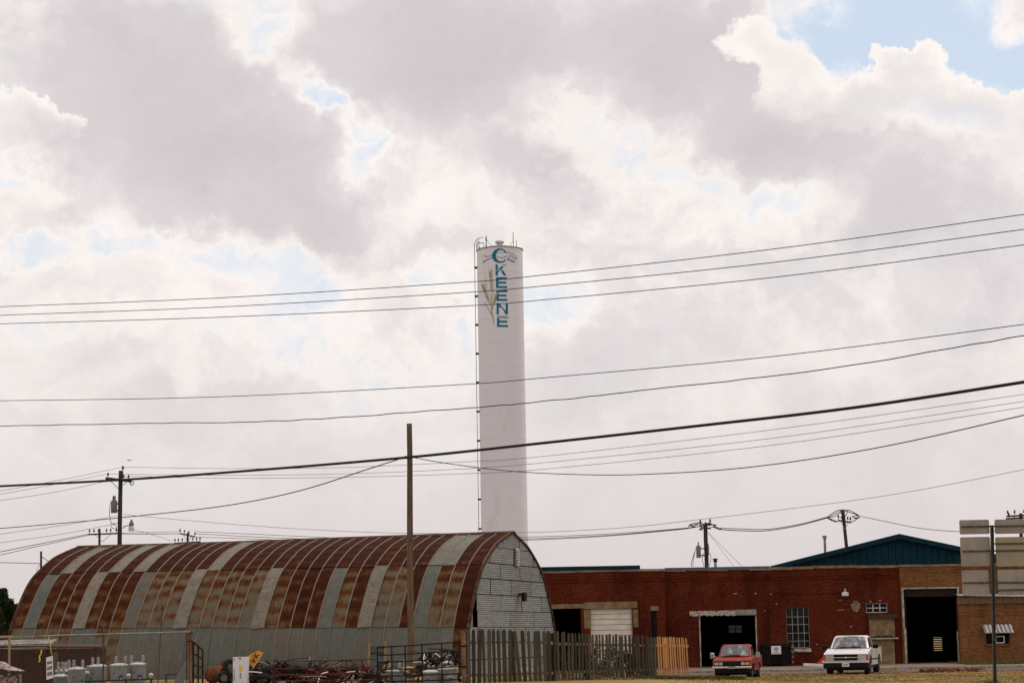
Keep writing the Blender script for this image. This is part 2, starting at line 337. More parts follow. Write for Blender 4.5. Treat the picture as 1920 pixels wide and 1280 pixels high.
def dusty_glass():
    m = bpy.data.materials.new('dusty_glass'); m.use_nodes = True; t = NT(m.node_tree)
    a = t.node('ShaderNodeBsdfTransparent', {'Color': (.30, .33, .30, 1)}); b = t.node('ShaderNodeBsdfPrincipled', {'Base Color': (.12, .13, .12, 1), 'Roughness': .5})
    x = t.node('ShaderNodeMixShader', {0: .45}); t.put(x.inputs[1], a); t.put(x.inputs[2], b); o = t.node('ShaderNodeOutputMaterial'); t.put(o.inputs[0], x); return m
M['dusty'] = dusty_glass()
M['flash'] = mat('dark_rust_edge', (.055, .020, .012), (.10, .055, .032), 5, .9, bump=.3)
# ================================================================ SETTING
def sheet_ground():
    xs = [-4000, -900, -300, -120, -60] + [x for x in range(-40, 61, 2)] + [75, 120, 300, 900, 4000]
    ys = [-1500, -300, -60, 0, 20] + [y for y in range(28, 135, 2)] + [150, 200, 300, 500, 1000, 2500, 6000]
    mb = MB(); rr = random.Random(3)
    for y in ys:
        for x in xs: mb.v.append((x, y, gz(x, y) + (rr.uniform(-.02, .02) if -40 < x < 60 and 40 < y < 90 else 0)))
    n = len(xs)
    mb.f = [(j * n + i, j * n + i + 1, (j + 1) * n + i + 1, (j + 1) * n + i) for j in range(len(ys) - 1) for i in range(n - 1)]
    o = mb.build('ground', M['ground'], smooth=True); o['kind'] = 'structure'; return o
sheet_ground()
# gravel lot between the grass and the kerb, then a concrete apron a step up
YW = 116.0
def strip(name, m, y0, y1, z, x0, x1, nx=40, wob=0., seed=1, thick=.0):
    rr = random.Random(seed); mb = MB(); a = []; b = []
    for i in range(nx + 1):
        x = x0 + (x1 - x0) * i / nx; ya = y0 + rr.uniform(-wob, wob); yb = y1
        a.append((x, ya, gz(x, ya) + z)); b.append((x, yb, gz(x, yb) + z))
    for i in range(nx):
        ym = [(p[0], (p[1] * 2 + q[1]) / 3, gz(p[0], (p[1] * 2 + q[1]) / 3) + z) for p, q in ((a[i], b[i]), (a[i + 1], b[i + 1]))]
        mb.add([a[i], a[i + 1], ym[1], ym[0], b[i + 1], b[i]], [(0, 1, 2, 3), (3, 2, 4, 5)])
        if thick: mb.add([a[i], a[i + 1], (a[i + 1][0], a[i + 1][1], a[i + 1][2] - thick), (a[i][0], a[i][1], a[i][2] - thick)], [(3, 2, 1, 0)])
    o = mb.build(name, m); o['kind'] = 'structure'; return o
strip('gravel_lot', M['gravel'], 95.5, 104, .03, 7, 40, 44, .6, 4)
strip('concrete_apron', M['concrete'], 103.6, 146, .13, 6, 40, 40, .06, 5, .16)
# kerb stones along the apron edge
kerb = thing('kerb', 'low concrete kerb edging the apron in front of the brick buildings', 'kerb', (0, 103.4, 0))
km = MB(); km.bb(-.74, .74, -.12, .12, -.05, .15); k0 = km.build('kerb_stone', M['coping'], kerb, bevel=.02); k0.location = (6.8, 0, 0)
for i in range(1, 22):
    c = k0.copy(); COL.objects.link(c); c.location = (6.8 + i * 1.5, random.uniform(-.03, .03), random.uniform(-.015, .015)); c.rotation_euler.z = random.uniform(-.01, .01)

# ---------------------------------------------------------------- arched metal hut
def rust_material():
    m = bpy.data.materials.new('corrugated_rusting_iron'); m.use_nodes = True; t = NT(m.node_tree)
    uv = t.node('ShaderNodeUVMap', uv_map='UVMap').outputs[0]
    s = t.node('ShaderNodeSeparateXYZ', {0: uv}); u, v = s.outputs[0], s.outputs[1]
    oc = t.node('ShaderNodeObjectInfo'); cs = t.node('ShaderNodeSeparateColor', {0: oc.outputs['Color']})
    rust, tan, seed = cs.outputs[0], cs.outputs[1], cs.outputs[2]
    sd = t.m('MULTIPLY', seed, 50.)
    vec = t.node('ShaderNodeCombineXYZ', {0: t.m('MULTIPLY', u, 1.), 1: t.m('ADD', v, sd), 2: sd}).outputs[0]
    streak = t.noise(t.v('MULTIPLY', vec, (9, 1.3, 1)), 1.6, 5, .65)          # drips along the corrugations
    fstr = t.noise(t.v('MULTIPLY', vec, (26, 2.2, 1)), 1.5, 3, .6)
    blot = t.noise(t.v('MULTIPLY', vec, (1.2, 2.6, 1)), 1.1, 5, .6)
    band = t.m('SINE', t.m('ADD', t.m('MULTIPLY_ADD', seed, 3.2, t.m('MULTIPLY', v, t.m('MULTIPLY_ADD', seed, 1.2, 8.6))), t.m('MULTIPLY', streak, 3.5)))
    fac = t.m('MULTIPLY_ADD', rust, 1.30, -.40)
    fac = t.m('MULTIPLY_ADD', t.m('MULTIPLY', t.mr(v, 3.4, 7.2, .16, -.20, False), t.mr(rust, .15, .45)), t.mr(rust, .98, .7), fac)      # rust starts at the upper lap
    fac = t.m('MULTIPLY_ADD', t.m('SUBTRACT', streak, .5), .75, fac)
    fac = t.m('MULTIPLY_ADD', t.m('SUBTRACT', blot, .5), .9, fac)
    fac = t.m('MULTIPLY_ADD', band, t.m('MULTIPLY', .13, t.mr(rust, .1, .5)), fac)
    fac = t.m('MULTIPLY_ADD', t.m('SUBTRACT', fstr, .5), .35, fac)
    galv = t.ramp(t.m('MULTIPLY_ADD', streak, .6, t.m('MULTIPLY', blot, .4)), [(.3, (.083, .090, .074)), (.5, (.118, .126, .106)), (.7, (.175, .172, .142))])
    tn = t.noise(t.v('MULTIPLY', vec, (3, 15, 1)), 1.6, 4, .7)
    tanc = t.ramp(t.m('MULTIPLY_ADD', tn, .65, t.m('MULTIPLY', blot, .35)), [(.34, (.095, .076, .052)), (.45, (.175, .145, .107)), (.56, (.255, .22, .172)), (.68, (.36, .32, .26))])
    base = t.mix(tan, galv, tanc)
    base = t.mix(t.mr(rust, .25, .5, 0., .5), base, (.125, .104, .074))
    rc = t.ramp(fac, [(0, (.15, .135, .105)), (.24, (.150, .096, .048)), (.42, (.112, .048, .017)), (.58, (.070, .0185, .0062)), (.85, (.038, .0095, .004))])
    col = t.mix(t.mr(fac, -.22, .40), base, rc)
    edge = t.mr(u, .925, .95)
    col = t.mix(t.m('MULTIPLY', edge, t.mr(rust, .15, .6, .35, .85)), col, (.27, .225, .18))
    # panels laid crosswise have their ridges across, the rest along the arch
    wv = t.m('SINE', t.m('ADD', t.m('MULTIPLY', u, t.mr(tan, .8, .9, 50., 0.)), t.m('MULTIPLY', v, t.mr(tan, .8, .9, 0., 75.))))
    h = t.m('MULTIPLY_ADD', wv, .5, t.m('MULTIPLY', blot, .6))
    b = t.node('ShaderNodeBsdfPrincipled', {'Base Color': col, 'Roughness': t.mr(fac, 0, .5, .52, .95), 'Metallic': t.mr(fac, 0, .3, .15, 0.), 'Specular IOR Level': .1})
    bp = t.node('ShaderNodeBump', {'Height': h, 'Strength': .55, 'Distance': .015}); t.put(b.inputs['Normal'], bp)
    o = t.node('ShaderNodeOutputMaterial'); t.put(o.inputs[0], b); return m
M['rust'] = rust_material()
N_ = P(960, 1000, 88.)
dfar = ray(150, 1027); FAR = CAM + dfar * ((N_.z - CAM.z) / dfar.z)
hu = Vector((N_.x - FAR.x, N_.y - FAR.y, 0)); HL = hu.length
HZ = .42; HH = N_.z - HZ
hut = thing('arched_hut', 'long rusty corrugated iron arched hut with grey gable end', 'hut', (FAR.x, FAR.y, HZ), math.atan2(hu.y, hu.x))
KEY = [(0, 0), (1.28, .30), (2.45, .68), (4.05, 1.54), (5.12, 2.72), (5.82, 3.82), (6.15, 4.8), (6.22, HH)]   # half-width, drop
prof = smooth_pts([(a, b, 0) for a, b in KEY], 8)
arc = [0.]
for a, b in zip(prof, prof[1:]): arc.append(arc[-1] + (b - a).length)
def at_arc(s):
    for i in range(len(arc) - 1):
        if s <= arc[i + 1]:
            t = (s - arc[i]) / (arc[i + 1] - arc[i]); p = prof[i].lerp(prof[i + 1], t); d = (prof[i + 1] - prof[i]).normalized(); return p.x, p.y, Vector((d.y, -d.x))
    d = (prof[-1] - prof[-2]).normalized(); return prof[-1].x, prof[-1].y, Vector((d.y, -d.x))
def arc_of_drop(d):
    for i in range(len(prof) - 1):
        if prof[i + 1].y >= d:
            t = (d - prof[i].y) / (prof[i + 1].y - prof[i].y); return arc[i] + t * (arc[i + 1] - arc[i])
    return arc[-1]
def hw_at(drop):
    for i in range(len(prof) - 1):
        if prof[i + 1].y >= drop:
            t = (drop - prof[i].y) / max(1e-6, prof[i + 1].y - prof[i].y); return prof[i].x + t * (prof[i + 1].x - prof[i].x)
    return prof[-1].x
def hut_sheet(x0, x1, s0a, s0b, s1a, s1b, off, side, rust, tan, name='roof_sheet'):
    # x0..x1 along the hut; arc start/end at each side (a at x0, b at x1)
    us = [0., .46, .915, .935, .975, 1.]; hs = [0., 0., 0., .030, .030, .006]; nv = 9
    vs = []; uvs = []
    for k in range(nv + 1):
        for u, h in zip(us, hs):
            s0 = s0a + (s0b - s0a) * u; s1 = s1a + (s1b - s1a) * u
            s = s0 + (s1 - s0) * k / nv; hx, dr, nn = at_arc(s); r = off + h
            vs.append((x0 + (x1 - x0) * u, side * (hx + nn.x * r), HH - dr - nn.y * r)); uvs.append((u, s))
    n = len(us); fs = []
    for k in range(nv):
        for i in range(n - 1):
            f = (k * n + i, (k + 1) * n + i, (k + 1) * n + i + 1, k * n + i + 1)
            fs.append(f if side < 0 else f[::-1])
    me = bpy.data.meshes.new(name); me.from_pydata(vs, [], fs); me.update()
    ul = me.uv_layers.new(name='UVMap')
    for lp in me.loops: ul.data[lp.index].uv = uvs[lp.vertex_index]
    me.materials.append(M['rust'])
    for p in me.polygons: p.use_smooth = True
    me.set_sharp_from_angle(angle=R(25))
    o = bpy.data.objects.new(name, me); COL.objects.link(o); o.parent = hut
    o.color = (rust, tan, random.random(), 1); return o
NC = 35
TOP = {2: (.10, .55), 3: (.06, .5), 20: (.14, .9), 26: (.16, .9), 28: (.16, .9), 32: (.2, .9)}
MID = {0: (.95, 0), 1: (.62, 0), 2: (.66, 0), 3: (.10, 0), 4: (.86, 0), 5: (.46, 0), 6: (.47, 0), 7: (.2, .95), 8: (.82, 0), 9: (.66, 0), 10: (.12, .1), 11: (.84, 0), 12: (.88, 0), 13: (.80, 0), 14: (.58, 0), 15: (.16, .95), 16: (.46, 0), 17: (.55, 0), 18: (.53, 0), 19: (.50, 0), 20: (.48, 0), 21: (.14, .95), 22: (.50, 0), 23: (.50, 0), 24: (.50, 0), 25: (.38, 0), 26: (.78, 0), 27: (.80, 0), 28: (.78, 0), 29: (.16, .95), 30: (.78, 0), 31: (.80, 0), 32: (.76, 0), 33: (.10, 0), 34: (.8, 0)}
BOT = {0: (.8, 0), 1: (.06, .2), 3: (.30, 0), 2: (.28, 0), 7: (.42, 0), 9: (.30, 0), 11: (.42, 0), 12: (.36, 0), 15: (.40, 0), 26: (.66, 0), 27: (.68, 0), 28: (.12, 0), 29: (.14, 0), 30: (.72, 0), 31: (.55, 0), 32: (.60, 0), 33: (.5, 0), 34: (.6, 0), 13: (.46, 0), 14: (.36, 0), 4: (.25, 0), 5: (.2, 0)}
cw = HL / NC
for c in range(NC):
    x1 = HL - c * cw; x0 = x1 - cw
    if c == 0: x0 += .0
    fa, fb = x0 / HL, x1 / HL
    ja, jb = random.uniform(-.02, .02), random.uniform(-.02, .02)
    s1a, s1b = arc_of_drop(1.23 + .13 * fa + ja), arc_of_drop(1.23 + .13 * fb + ja)
    s2a, s2b = arc_of_drop(3.45 + .32 * fa + jb), arc_of_drop(3.45 + .32 * fb + jb)
    for side in (-1, 1):
        rt, tt = TOP.get(c, (random.uniform(.74, .92), 0)); rm, tm = MID.get(c, (.6, 0)); rm += .07 if .4 < rm < .6 else 0; rb, tb = BOT.get(c, (random.uniform(.14, .36), 0))
        e = random.uniform(0, .012)
        hut_sheet(x0, x1, .05, .05, s1a + .06, s1b + .06, .05 + e, side, rt, tt)
        hut_sheet(x0, x1, s1a, s1b, s2a + (.10 if tm > .5 else .06), s2b + .06, (.025 + e) if tm < .5 else .06, side, rm, tm)
        hut_sheet(x0, x1, s2a, s2b, arc[-1], arc[-1], .0 + e, side, rb, tb)
# unseen dark layer added under the sheets to block light; ridge cap, edge flashing
lin = MB(); ring = [(-p.x + .06, HH - p.y - .05) for p in reversed(prof)] + [(p.x - .06, HH - p.y - .05) for p in prof[1:]]
ring[0] = (ring[0][0], 0); ring[-1] = (ring[-1][0], 0)
for i in range(len(ring) - 1):
    (a, b), (c, d) = ring[i], ring[i + 1]
    lin.add([(.05, a, b), (HL - .05, a, b), (HL - .05, c, d), (.05, c, d)], [(0, 1, 2, 3)])
lin.build('light_block_layer', M['dark'], hut)
rc_ = MB(); rcp = smooth_pts([(-.1, 0, HH + .085), (HL * .3, 0, HH + .05), (HL * .62, 0, HH + .07), (HL + .1, 0, HH + .085)], 5)
for a, b in zip(rcp, rcp[1:]):
    rc_.add([(a.x, -.30, a.z - .07), (b.x, -.30, b.z - .07), (b.x, 0, b.z + .03), (a.x, 0, a.z + .03), (b.x, .30, b.z - .07), (a.x, .30, a.z - .07)], [(0, 1, 2, 3), (3, 2, 4, 5)])
rc_.build('ridge_cap', M['flash'], hut)
for x in (HL + .02, -.02):
    pts = [(x, -(p.x + .03), HH - p.y + .05) for p in reversed(prof)] + [(x, p.x + .03, HH - p.y + .05) for p in prof[1:]]
    fl = MB()
    for a, b in zip(pts, pts[1:]): fl.add([(a[0] - .07, a[1], a[2] + .03), (a[0] + .05, a[1], a[2] + .03), (a[0] + .05, a[1] * .99, a[2] - .06), (b[0] - .07, b[1], b[2] + .03), (b[0] + .05, b[1], b[2] + .03), (b[0] + .05, b[1] * .99, b[2] - .06)], [(0, 1, 4, 3), (1, 2, 5, 4)])
    fl.build('edge_flashing', M['flash'], hut)
# gable of lapped sheets
def siding_mat():
    m = bpy.data.materials.new('grey_gable_sheet'); m.use_nodes = True; t = NT(m.node_tree)
    tc = t.node('ShaderNodeTexCoord').outputs['Object']; s = t.node('ShaderNodeSeparateXYZ', {0: tc})
    rnd = t.node('ShaderNodeObjectInfo').outputs['Random']
    wv = t.m('SINE', t.m('MULTIPLY', s.outputs[2], 78.))
    n = t.noise(t.v('MULTIPLY', tc, (1, 1, 5)), 1.3, 6, .65); n2 = t.noise(t.v('MULTIPLY', tc, (1, 3, .5)), .9, 4, .6)
    c = t.ramp(t.m('ADD', n, t.m('MULTIPLY_ADD', rnd, .16, -.08)), [(.3, (.165, .18, .175)), (.5, (.225, .24, .23)), (.7, (.29, .295, .28))])
    st = t.m('MULTIPLY', t.mr(t.m('ABSOLUTE', t.m('SUBTRACT', s.outputs[1], .55)), .45, .12), t.mr(n2, .3, .6, .25, .75))
    c = t.mix(st, c, (.25, .185, .15))
    b = t.node('ShaderNodeBsdfPrincipled', {'Base Color': c, 'Roughness': .7, 'Metallic': .08, 'Specular IOR Level': .12})
    bp = t.node('ShaderNodeBump', {'Height': wv, 'Strength': .5, 'Distance': .02}); t.put(b.inputs['Normal'], bp)
    o = t.node('ShaderNodeOutputMaterial'); t.put(o.inputs[0], b); return m
M['siding'] = siding_mat()
def gable_piece(x, a, b, z0, z1, off, sign):
    L, Rr = [], []; n = 10
    for k in range(n + 1):
        z = z0 + (z1 - z0) * k / n; h = hw_at(max(0.0, HH - z)) - .05
        l, r = max(a, -h), min(b, h)
        if r - l > .01: L.append((l, z)); Rr.append((r, z))
    if len(L) < 2: return
    poly = L + Rr[::-1]
    mb = MB(); mb.prism([(p[0], p[1]) for p in poly], x + sign * off, x + sign * (off + .012), 'yz')
    return mb.build('gable_sheet', M['siding'], hut)
RH = .63; row = 0; z = -.02
while z < HH - .06:
    cuts = [-6.5] + [(-4.6 + (row % 2) * 1.5) + 2.9 * k + random.uniform(-.35, .35) for k in range(4)] + [6.5]
    cuts = sorted(c for c in cuts if -6.6 < c < 6.6)
    for a, b in zip(cuts, cuts[1:]):
        o1 = random.uniform(0, .012)
        za = max(z, 0.)
        # a torn opening low on the near side
        if a < -5.4 and 2.1 < z + RH / 2 < 3.2: gable_piece(HL, a, -5.35, za, z + RH - .012, o1, 1)
        if a < -5.4 and 2.1 < z + RH / 2 < 3.2: gable_piece(HL, -4.75, b, za, z + RH - .012, o1 + row * .001, 1)
        else: gable_piece(HL, a + .04, b - .04, za, z + RH - .03, o1 + row * .001, 1)
    z += RH; row += 1
fg = MB(); fg.prism([(-p.x + .08, HH - p.y - .02) for p in reversed(prof)] + [(p.x - .08, HH - p.y - .02) for p in prof[1:]], -.03, .0, 'yz'); fg.build('far_gable', M['siding'], hut)
# gable louvre, lamp bracket, warped sheet edge
lv = MB(); lv.bb(HL + .03, HL + .05, .16, .66, HH - 1.32, HH - .58); louvre = lv.build('louvre', M['dark'], hut)
for k in range(9):
    s_ = MB(); s_.box(HL + .09, .41, HH - 1.27 + k * .08, .10, .46, .03, Matrix.Rotation(.5, 3, 'Y')); s_.build('slat', M['lid'], louvre)
lb = MB(); lb.bb(HL + .03, HL + .30, .62, .78, HH - 2.5, HH - 2.42); lb.bb(HL + .2, HL + .34, .5, .84, HH - 2.75, HH - 2.40); lb.build('lamp_bracket', M['blacksteel'], hut)

# ---------------------------------------------------------------- water tower
TB = P(947, 1004, 240.); TT = P(937, 470, 240.)
TH = TT.z - .02; TR = 43.0 / F * 240 * 1.012
tower = thing('water_tower', 'tall white cylindrical water tower with blue vertical lettering', 'water tower', (TT.x, 240, 0))
mb = MB(); mb.lathe([(TR, 0), (TR, TH)], 96); shell = mb.build('shell', M['tower'], tower, smooth=True)
for i in range(1, 17):
    mb = MB(); zz = TH * i / 17; mb.lathe([(TR - .01, zz - .05), (TR + .015, zz - .03), (TR + .015, zz + .03), (TR - .01, zz + .05)], 96); mb.build('weld_seam', M['tower'], shell)
mb = MB(); mb.lathe([(TR + .01, TH), (TR + .09, TH + .01), (TR + .09, TH + .10), (TR * .5, TH + .42), (.5, TH + .55), (.0, TH + .56)], 64); mb.build('roof', M['steel'], tower, smooth=True)
mb = MB(); mb.lathe([(.32, TH + .4), (.32, TH + .85), (.50, TH + .88), (.50, TH + 1.08), (.44, TH + 1.14), (.0, TH + 1.15)], 20); mb.build('roof_vent', M['lid'], tower, smooth=True)
lad = MB(); lx = -(TR + .27)
for dy in (-.24, .24): lad.tube([(lx, dy, 2), (lx, dy, TH + 1.0)], .035, 5)
z = 2.3
while z < TH + .9: lad.tube([(lx, -.24, z), (lx, .24, z)], .02, 4); z += .35
ladder = lad.build('ladder', M['steel'], tower)
z = TH - 1.9
while z > 2:
    b = MB(); b.bb(lx - .06, -(TR - .02), -.3, -.22, z - .09, z + .09); b.bb(lx - .06, -(TR - .02), .22, .3, z - .09, z + .09); b.bb(lx - .02, lx + .10, -.22, .22, z - .06, z + .06); b.build('ladder_bracket', M['blacksteel'], ladder); z -= 3.3
gr = MB()
def ring_pt(a, r, z): return (math.cos(a) * r, math.sin(a) * r, z)
ang = [R(180 + k) for k in (-48, -22, 4, 30, 55)]
for a in ang: gr.tube([ring_pt(a, TR + .02, TH - .1), ring_pt(a, TR + .12, TH + 1.25)], .03, 5)
for zz in (.65, 1.25): gr.tube([ring_pt(R(180 + k), TR + .08, TH + zz) for k in range(-48, 56, 8)], .03, 5)
gr.tube([(-1.55, -1.4, TH + .2), (-1.55, -1.4, TH + 1.35), (-1.55, .6, TH + 1.35)], .03, 5); gr.tube([(-1.55, -1.4, TH + 1.2), (-.9, -1.2, TH + .3)], .025, 5)
gr.build('guard_rail', M['signsteel'], tower)
an = MB(); an.tube([(1.58, -.3, TH + .1), (1.56, -.3, TH + 2.1)], .04, 5); an.tube([(1.57, -.3, TH + 1.15), (1.05, -.3, TH + .25)], .025, 5); an.build('antenna', M['signsteel'], tower)
an = MB(); an.tube([(1.92, -.2, TH + .05), (1.92, -.2, TH + 1.15)], .035, 5); an.build('antenna', M['signsteel'], tower)
an = MB(); an.tube([(-1.5, .8, TH + .1), (-1.5, .8, TH + 2.0)], .03, 5); an.build('antenna', M['signsteel'], tower)
# painted marks wrapped on the shell: px in the photo -> angle and height
def wrapped(name, polys, m, off=.012, parent=tower, thick=True):
    mb = MB()
    for poly in polys:
        # subdivide edges so the paint follows the curve
        pts = []
        for i, p in enumerate(poly):
            q = poly[(i + 1) % len(poly)]; k = max(1, int(abs(q[0] - p[0]) / .25))
            for j in range(k): pts.append((p[0] + (q[0] - p[0]) * j / k, p[1] + (q[1] - p[1]) * j / k))
        vs = []
        for x, z in pts:
            a = math.asin(max(-.999, min(.999, x / TR))); vs.append((math.sin(a) * (TR + off), -math.cos(a) * (TR + off), z))
        mb.add(vs, [tuple(range(len(vs)))])
    return mb.build(name, m, parent)
SC = 240 / F
def tx(x, y): p = P(x, y, 240 - TR); return (p.x - TT.x) * 1.0, p.z
def quadstrip(path, wdt):           # ribbon polygons along a path in photo pixels
    out = []
    for i in range(len(path) - 1):
        (x0, y0), (x1, y1) = path[i], path[i + 1]; d = math.hypot(x1 - x0, y1 - y0) or 1
        w0 = wdt[i] if isinstance(wdt, list) else wdt; w1 = wdt[i + 1] if isinstance(wdt, list) else wdt
        nx, ny = -(y1 - y0) / d, (x1 - x0) / d
        out.append([tx(x0 + nx * w0 / 2, y0 + ny * w0 / 2), tx(x1 + nx * w1 / 2, y1 + ny * w1 / 2), tx(x1 - nx * w1 / 2, y1 - ny * w1 / 2), tx(x0 - nx * w0 / 2, y0 - ny * w0 / 2)])
    return out
def rect(x0, y0, x1, y1, n=4):
    return [[tx(x0 + (x1 - x0) * k / n, y0), tx(x0 + (x1 - x0) * (k + 1) / n, y0), tx(x0 + (x1 - x0) * (k + 1) / n, y1), tx(x0 + (x1 - x0) * k / n, y1)] for k in range(n)]
def letterE(x, y, wd, ht): return rect(x, y, x + 4.6, y + ht, 1) + rect(x + 4.6, y, x + wd, y + 4.2) + rect(x + 4.6, y + ht / 2 - 2, x + wd - 1.5, y + ht / 2 + 2) + rect(x + 4.6, y + ht - 4.2, x + wd, y + ht)
def poly_px(pp): return [tx(*q) for q in pp]
wrapped('letter_k', rect(929, 495.6, 933.6, 516.4, 1) + [poly_px([(933.6, 505.5), (943.5, 495.6), (949.3, 495.6), (937.8, 506.8), (933.6, 511)]), poly_px([(937, 504.8), (940.3, 502.6), (950.2, 516.4), (944.4, 516.4)])], M['teal'])
wrapped('letter_e', letterE(930, 519.4, 20.8, 20.8), M['teal'])
wrapped('letter_e', letterE(930.6, 543.6, 20.6, 20.6), M['teal'])
wrapped('letter_n', rect(931, 568, 935.4, 589.2, 1) + rect(948.0, 568, 952.4, 589.2, 1) + [poly_px([(935.4, 568), (948.0, 582.6), (948.0, 589.2), (935.4, 574.8)])], M['teal'])
wrapped('letter_e', letterE(931.8, 592.4, 20.8, 20.6), M['teal'])
# big open O: a crescent, thick on the left, gap on the right where the hound runs through
outer = []; inner = []
for k in range(33):
    a = R(28 + (360 - 66) * k / 32)
    outer.append((937.2 + 14.8 * math.cos(a), 479.3 - 13.8 * math.sin(a))); inner.append((939.2 + 9.2 * math.cos(a), 479.3 - 10.6 * math.sin(a)))
wrapped('letter_o', [[tx(*outer[i]), tx(*outer[i + 1]), tx(*inner[i + 1]), tx(*inner[i])] for i in range(32)], M['teal'])
hound = []
for path, wdt in (([(906.5, 477), (911, 479.6), (917, 479.6), (923, 477.2)], 1.1), ([(905, 490.5), (909, 487), (914, 485.2), (921, 483.6), (926, 481)], 1.6), ([(908, 489.5), (911, 486.6), (916, 484)], .9),
                  ([(931, 474.5), (936, 472.8), (943, 473), (950, 473.4), (956, 473.6), (961, 474.6), (966, 478.5), (969, 480), (968.5, 483.6), (964, 483)], .9), ([(931, 480), (936, 482.6), (942, 483.2), (948, 481.5), (951.5, 478.5)], 1.2),
                  ([(953.6, 484.4), (954.5, 480), (958, 478.6), (963, 481.6), (968, 484)], 1.2), ([(951, 484.6), (957, 486), (963, 488.4), (966, 490)], 1.6), ([(950, 486.8), (956, 488), (962, 490.6)], .9)):
    hound += quadstrip(path, wdt)
wrapped('hound_emblem', hound, M['grey_line'], .018)
wh = []; rr = random.Random(4)
for path, wdt in (([(926.5, 609), (925, 598), (921.5, 588), (915, 577), (909, 567), (907, 564)], [.6, 1.4, 1.5, 1.3, 1., .4]), ([(922.5, 590), (921.5, 578), (921.4, 566), (922.5, 548), (922, 530), (919.5, 512)], [1.6, 1.4, 1.2, 1., 1., .8]),
                  ([(921, 586), (924, 574), (928, 562), (932, 546)], [1.8, 1.6, 1.2, 1.]), ([(920.6, 572), (915, 556), (909, 541), (904, 530)], [.9, .9, .9, .7]), ([(925, 600), (923, 588)], 2.)):
    wh += quadstrip(path, wdt)
def ear(path):
    global wh
    for (x0, y0), (x1, y1) in zip(path, path[1:]):
        for k in range(5):
            x = x0 + (x1 - x0) * k / 5; y = y0 + (y1 - y0) * k / 5
            for sgn in (-1, 1):
                wh += quadstrip([(x, y), (x + sgn * 1.9 + (x1 - x0) * .12, y - 3.2), (x + sgn * 2.4 + (x1 - x0) * .16, y - 5.5)], [.7, .9, .15]); wh += quadstrip([(x + sgn * 2, y - 3), (x + sgn * 3.6, y - 12)], .28)
ear([(922.6, 546), (920.4, 522), (918.4, 508)]); ear([(917, 566), (909, 546), (905, 534)]); ear([(926, 570), (931, 552)])
wrapped('wheat_emblem', wh, M['gold'], .015)

# ---------------------------------------------------------------- brick buildings
def holes_px(lst, Y): return [RC(*q, Y) for q in lst]
def pane_window(parent, xs, ys, Y, depth=.12, bar=.03, fm=None, skip=(), pm=None):
    fm = fm or M['coping']; Xs = [P(x, (ys[0] + ys[-1]) / 2, Y).x for x in xs]; Zs = [P((xs[0] + xs[-1]) / 2, y, Y).z for y in ys]
    mb = MB(); yy = Y + depth
    for x in Xs: mb.bb(x - bar / 2, x + bar / 2, yy - .03, yy + .03, Zs[-1], Zs[0])
    for z in Zs: mb.bb(Xs[0] - bar / 2, Xs[-1] + bar / 2, yy - .026, yy + .026, z - bar / 2, z + bar / 2)
    wdw = mb.build('window', fm, parent)
    for i in range(len(Xs) - 1):
        for j in range(len(Zs) - 1):
            if (i, j) in skip: continue
            p = MB(); tilt = random.uniform(-.008, .008); p.box((Xs[i] + Xs[i + 1]) / 2, yy + .012, (Zs[j] + Zs[j + 1]) / 2, Xs[i + 1] - Xs[i] - .01, .006, Zs[j] - Zs[j + 1] - .01, Matrix.Rotation(tilt, 3, 'Z')); p.build('pane', pm or M['pane'], wdw)
    return wdw
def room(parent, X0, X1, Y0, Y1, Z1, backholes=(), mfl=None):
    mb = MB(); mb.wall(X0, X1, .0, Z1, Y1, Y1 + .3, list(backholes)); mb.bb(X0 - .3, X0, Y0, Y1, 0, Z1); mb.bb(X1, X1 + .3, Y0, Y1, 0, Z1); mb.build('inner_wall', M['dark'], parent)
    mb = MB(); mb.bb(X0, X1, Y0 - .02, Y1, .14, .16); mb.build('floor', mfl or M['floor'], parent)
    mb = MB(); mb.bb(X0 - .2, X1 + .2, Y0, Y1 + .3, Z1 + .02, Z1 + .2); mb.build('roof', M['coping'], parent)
def coping_run(parent, xa, xb, y0, y1, z0, z1, m):       # coping stones laid end to end, none quite level
    rr = random.Random(int(xa * 10)); n = max(2, int((xb - xa) / 1.1)); L = (xb - xa) / n
    for k in range(n):
        mb = MB(); dz = rr.uniform(-.022, .022); mb.box(0, (y0 + y1) / 2, 0, L - .012, y1 - y0 + rr.uniform(-.01, .01), z1 - z0, Matrix.Rotation(rr.uniform(-.008, .008), 3, 'Y'))
        mb.build('coping_stone', M[m], parent, loc=(xa + (k + .5) * L, 0, (z0 + z1) / 2 + dz))
# --- left block, a step in front
YL = YW - .8
bl = thing('red_brick_garage', 'low red brick garage with white overhead door beside the rusty hut', 'building')
X0, X1, _, Z1 = RC(905, 1068, 1248, 1240, YL); Z1 = P(1130, 1070, YL).z
hs = holes_px([(1000, 1140, 1090, 1262), (1107, 1140, 1187, 1262), (1221, 1144, 1232, 1215)], YL)
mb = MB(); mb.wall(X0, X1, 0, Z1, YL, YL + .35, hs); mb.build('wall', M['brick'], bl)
mb = MB(); mb.bb(X1 - .35, X1 - .003, YL + .352, YW + .02, 0, Z1 - .01); mb.build('side_wall', M['brick'], bl)
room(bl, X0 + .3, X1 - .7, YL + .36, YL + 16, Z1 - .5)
a, b = P(905, 1067, YL).x, P(1200, 1067, YL).x; zt = P(1130, 1064, YL).z
mb = MB(); mb.bb(a, b, YL - .14, YL + .5, Z1 + .07, zt + .10); mb.build('blue_fascia', M['blue'], bl)
coping_run(bl, a - .01, X1 + .04, YL - .05, YL + .45, Z1 - .05, Z1 + .07, 'coping')
mb = MB()
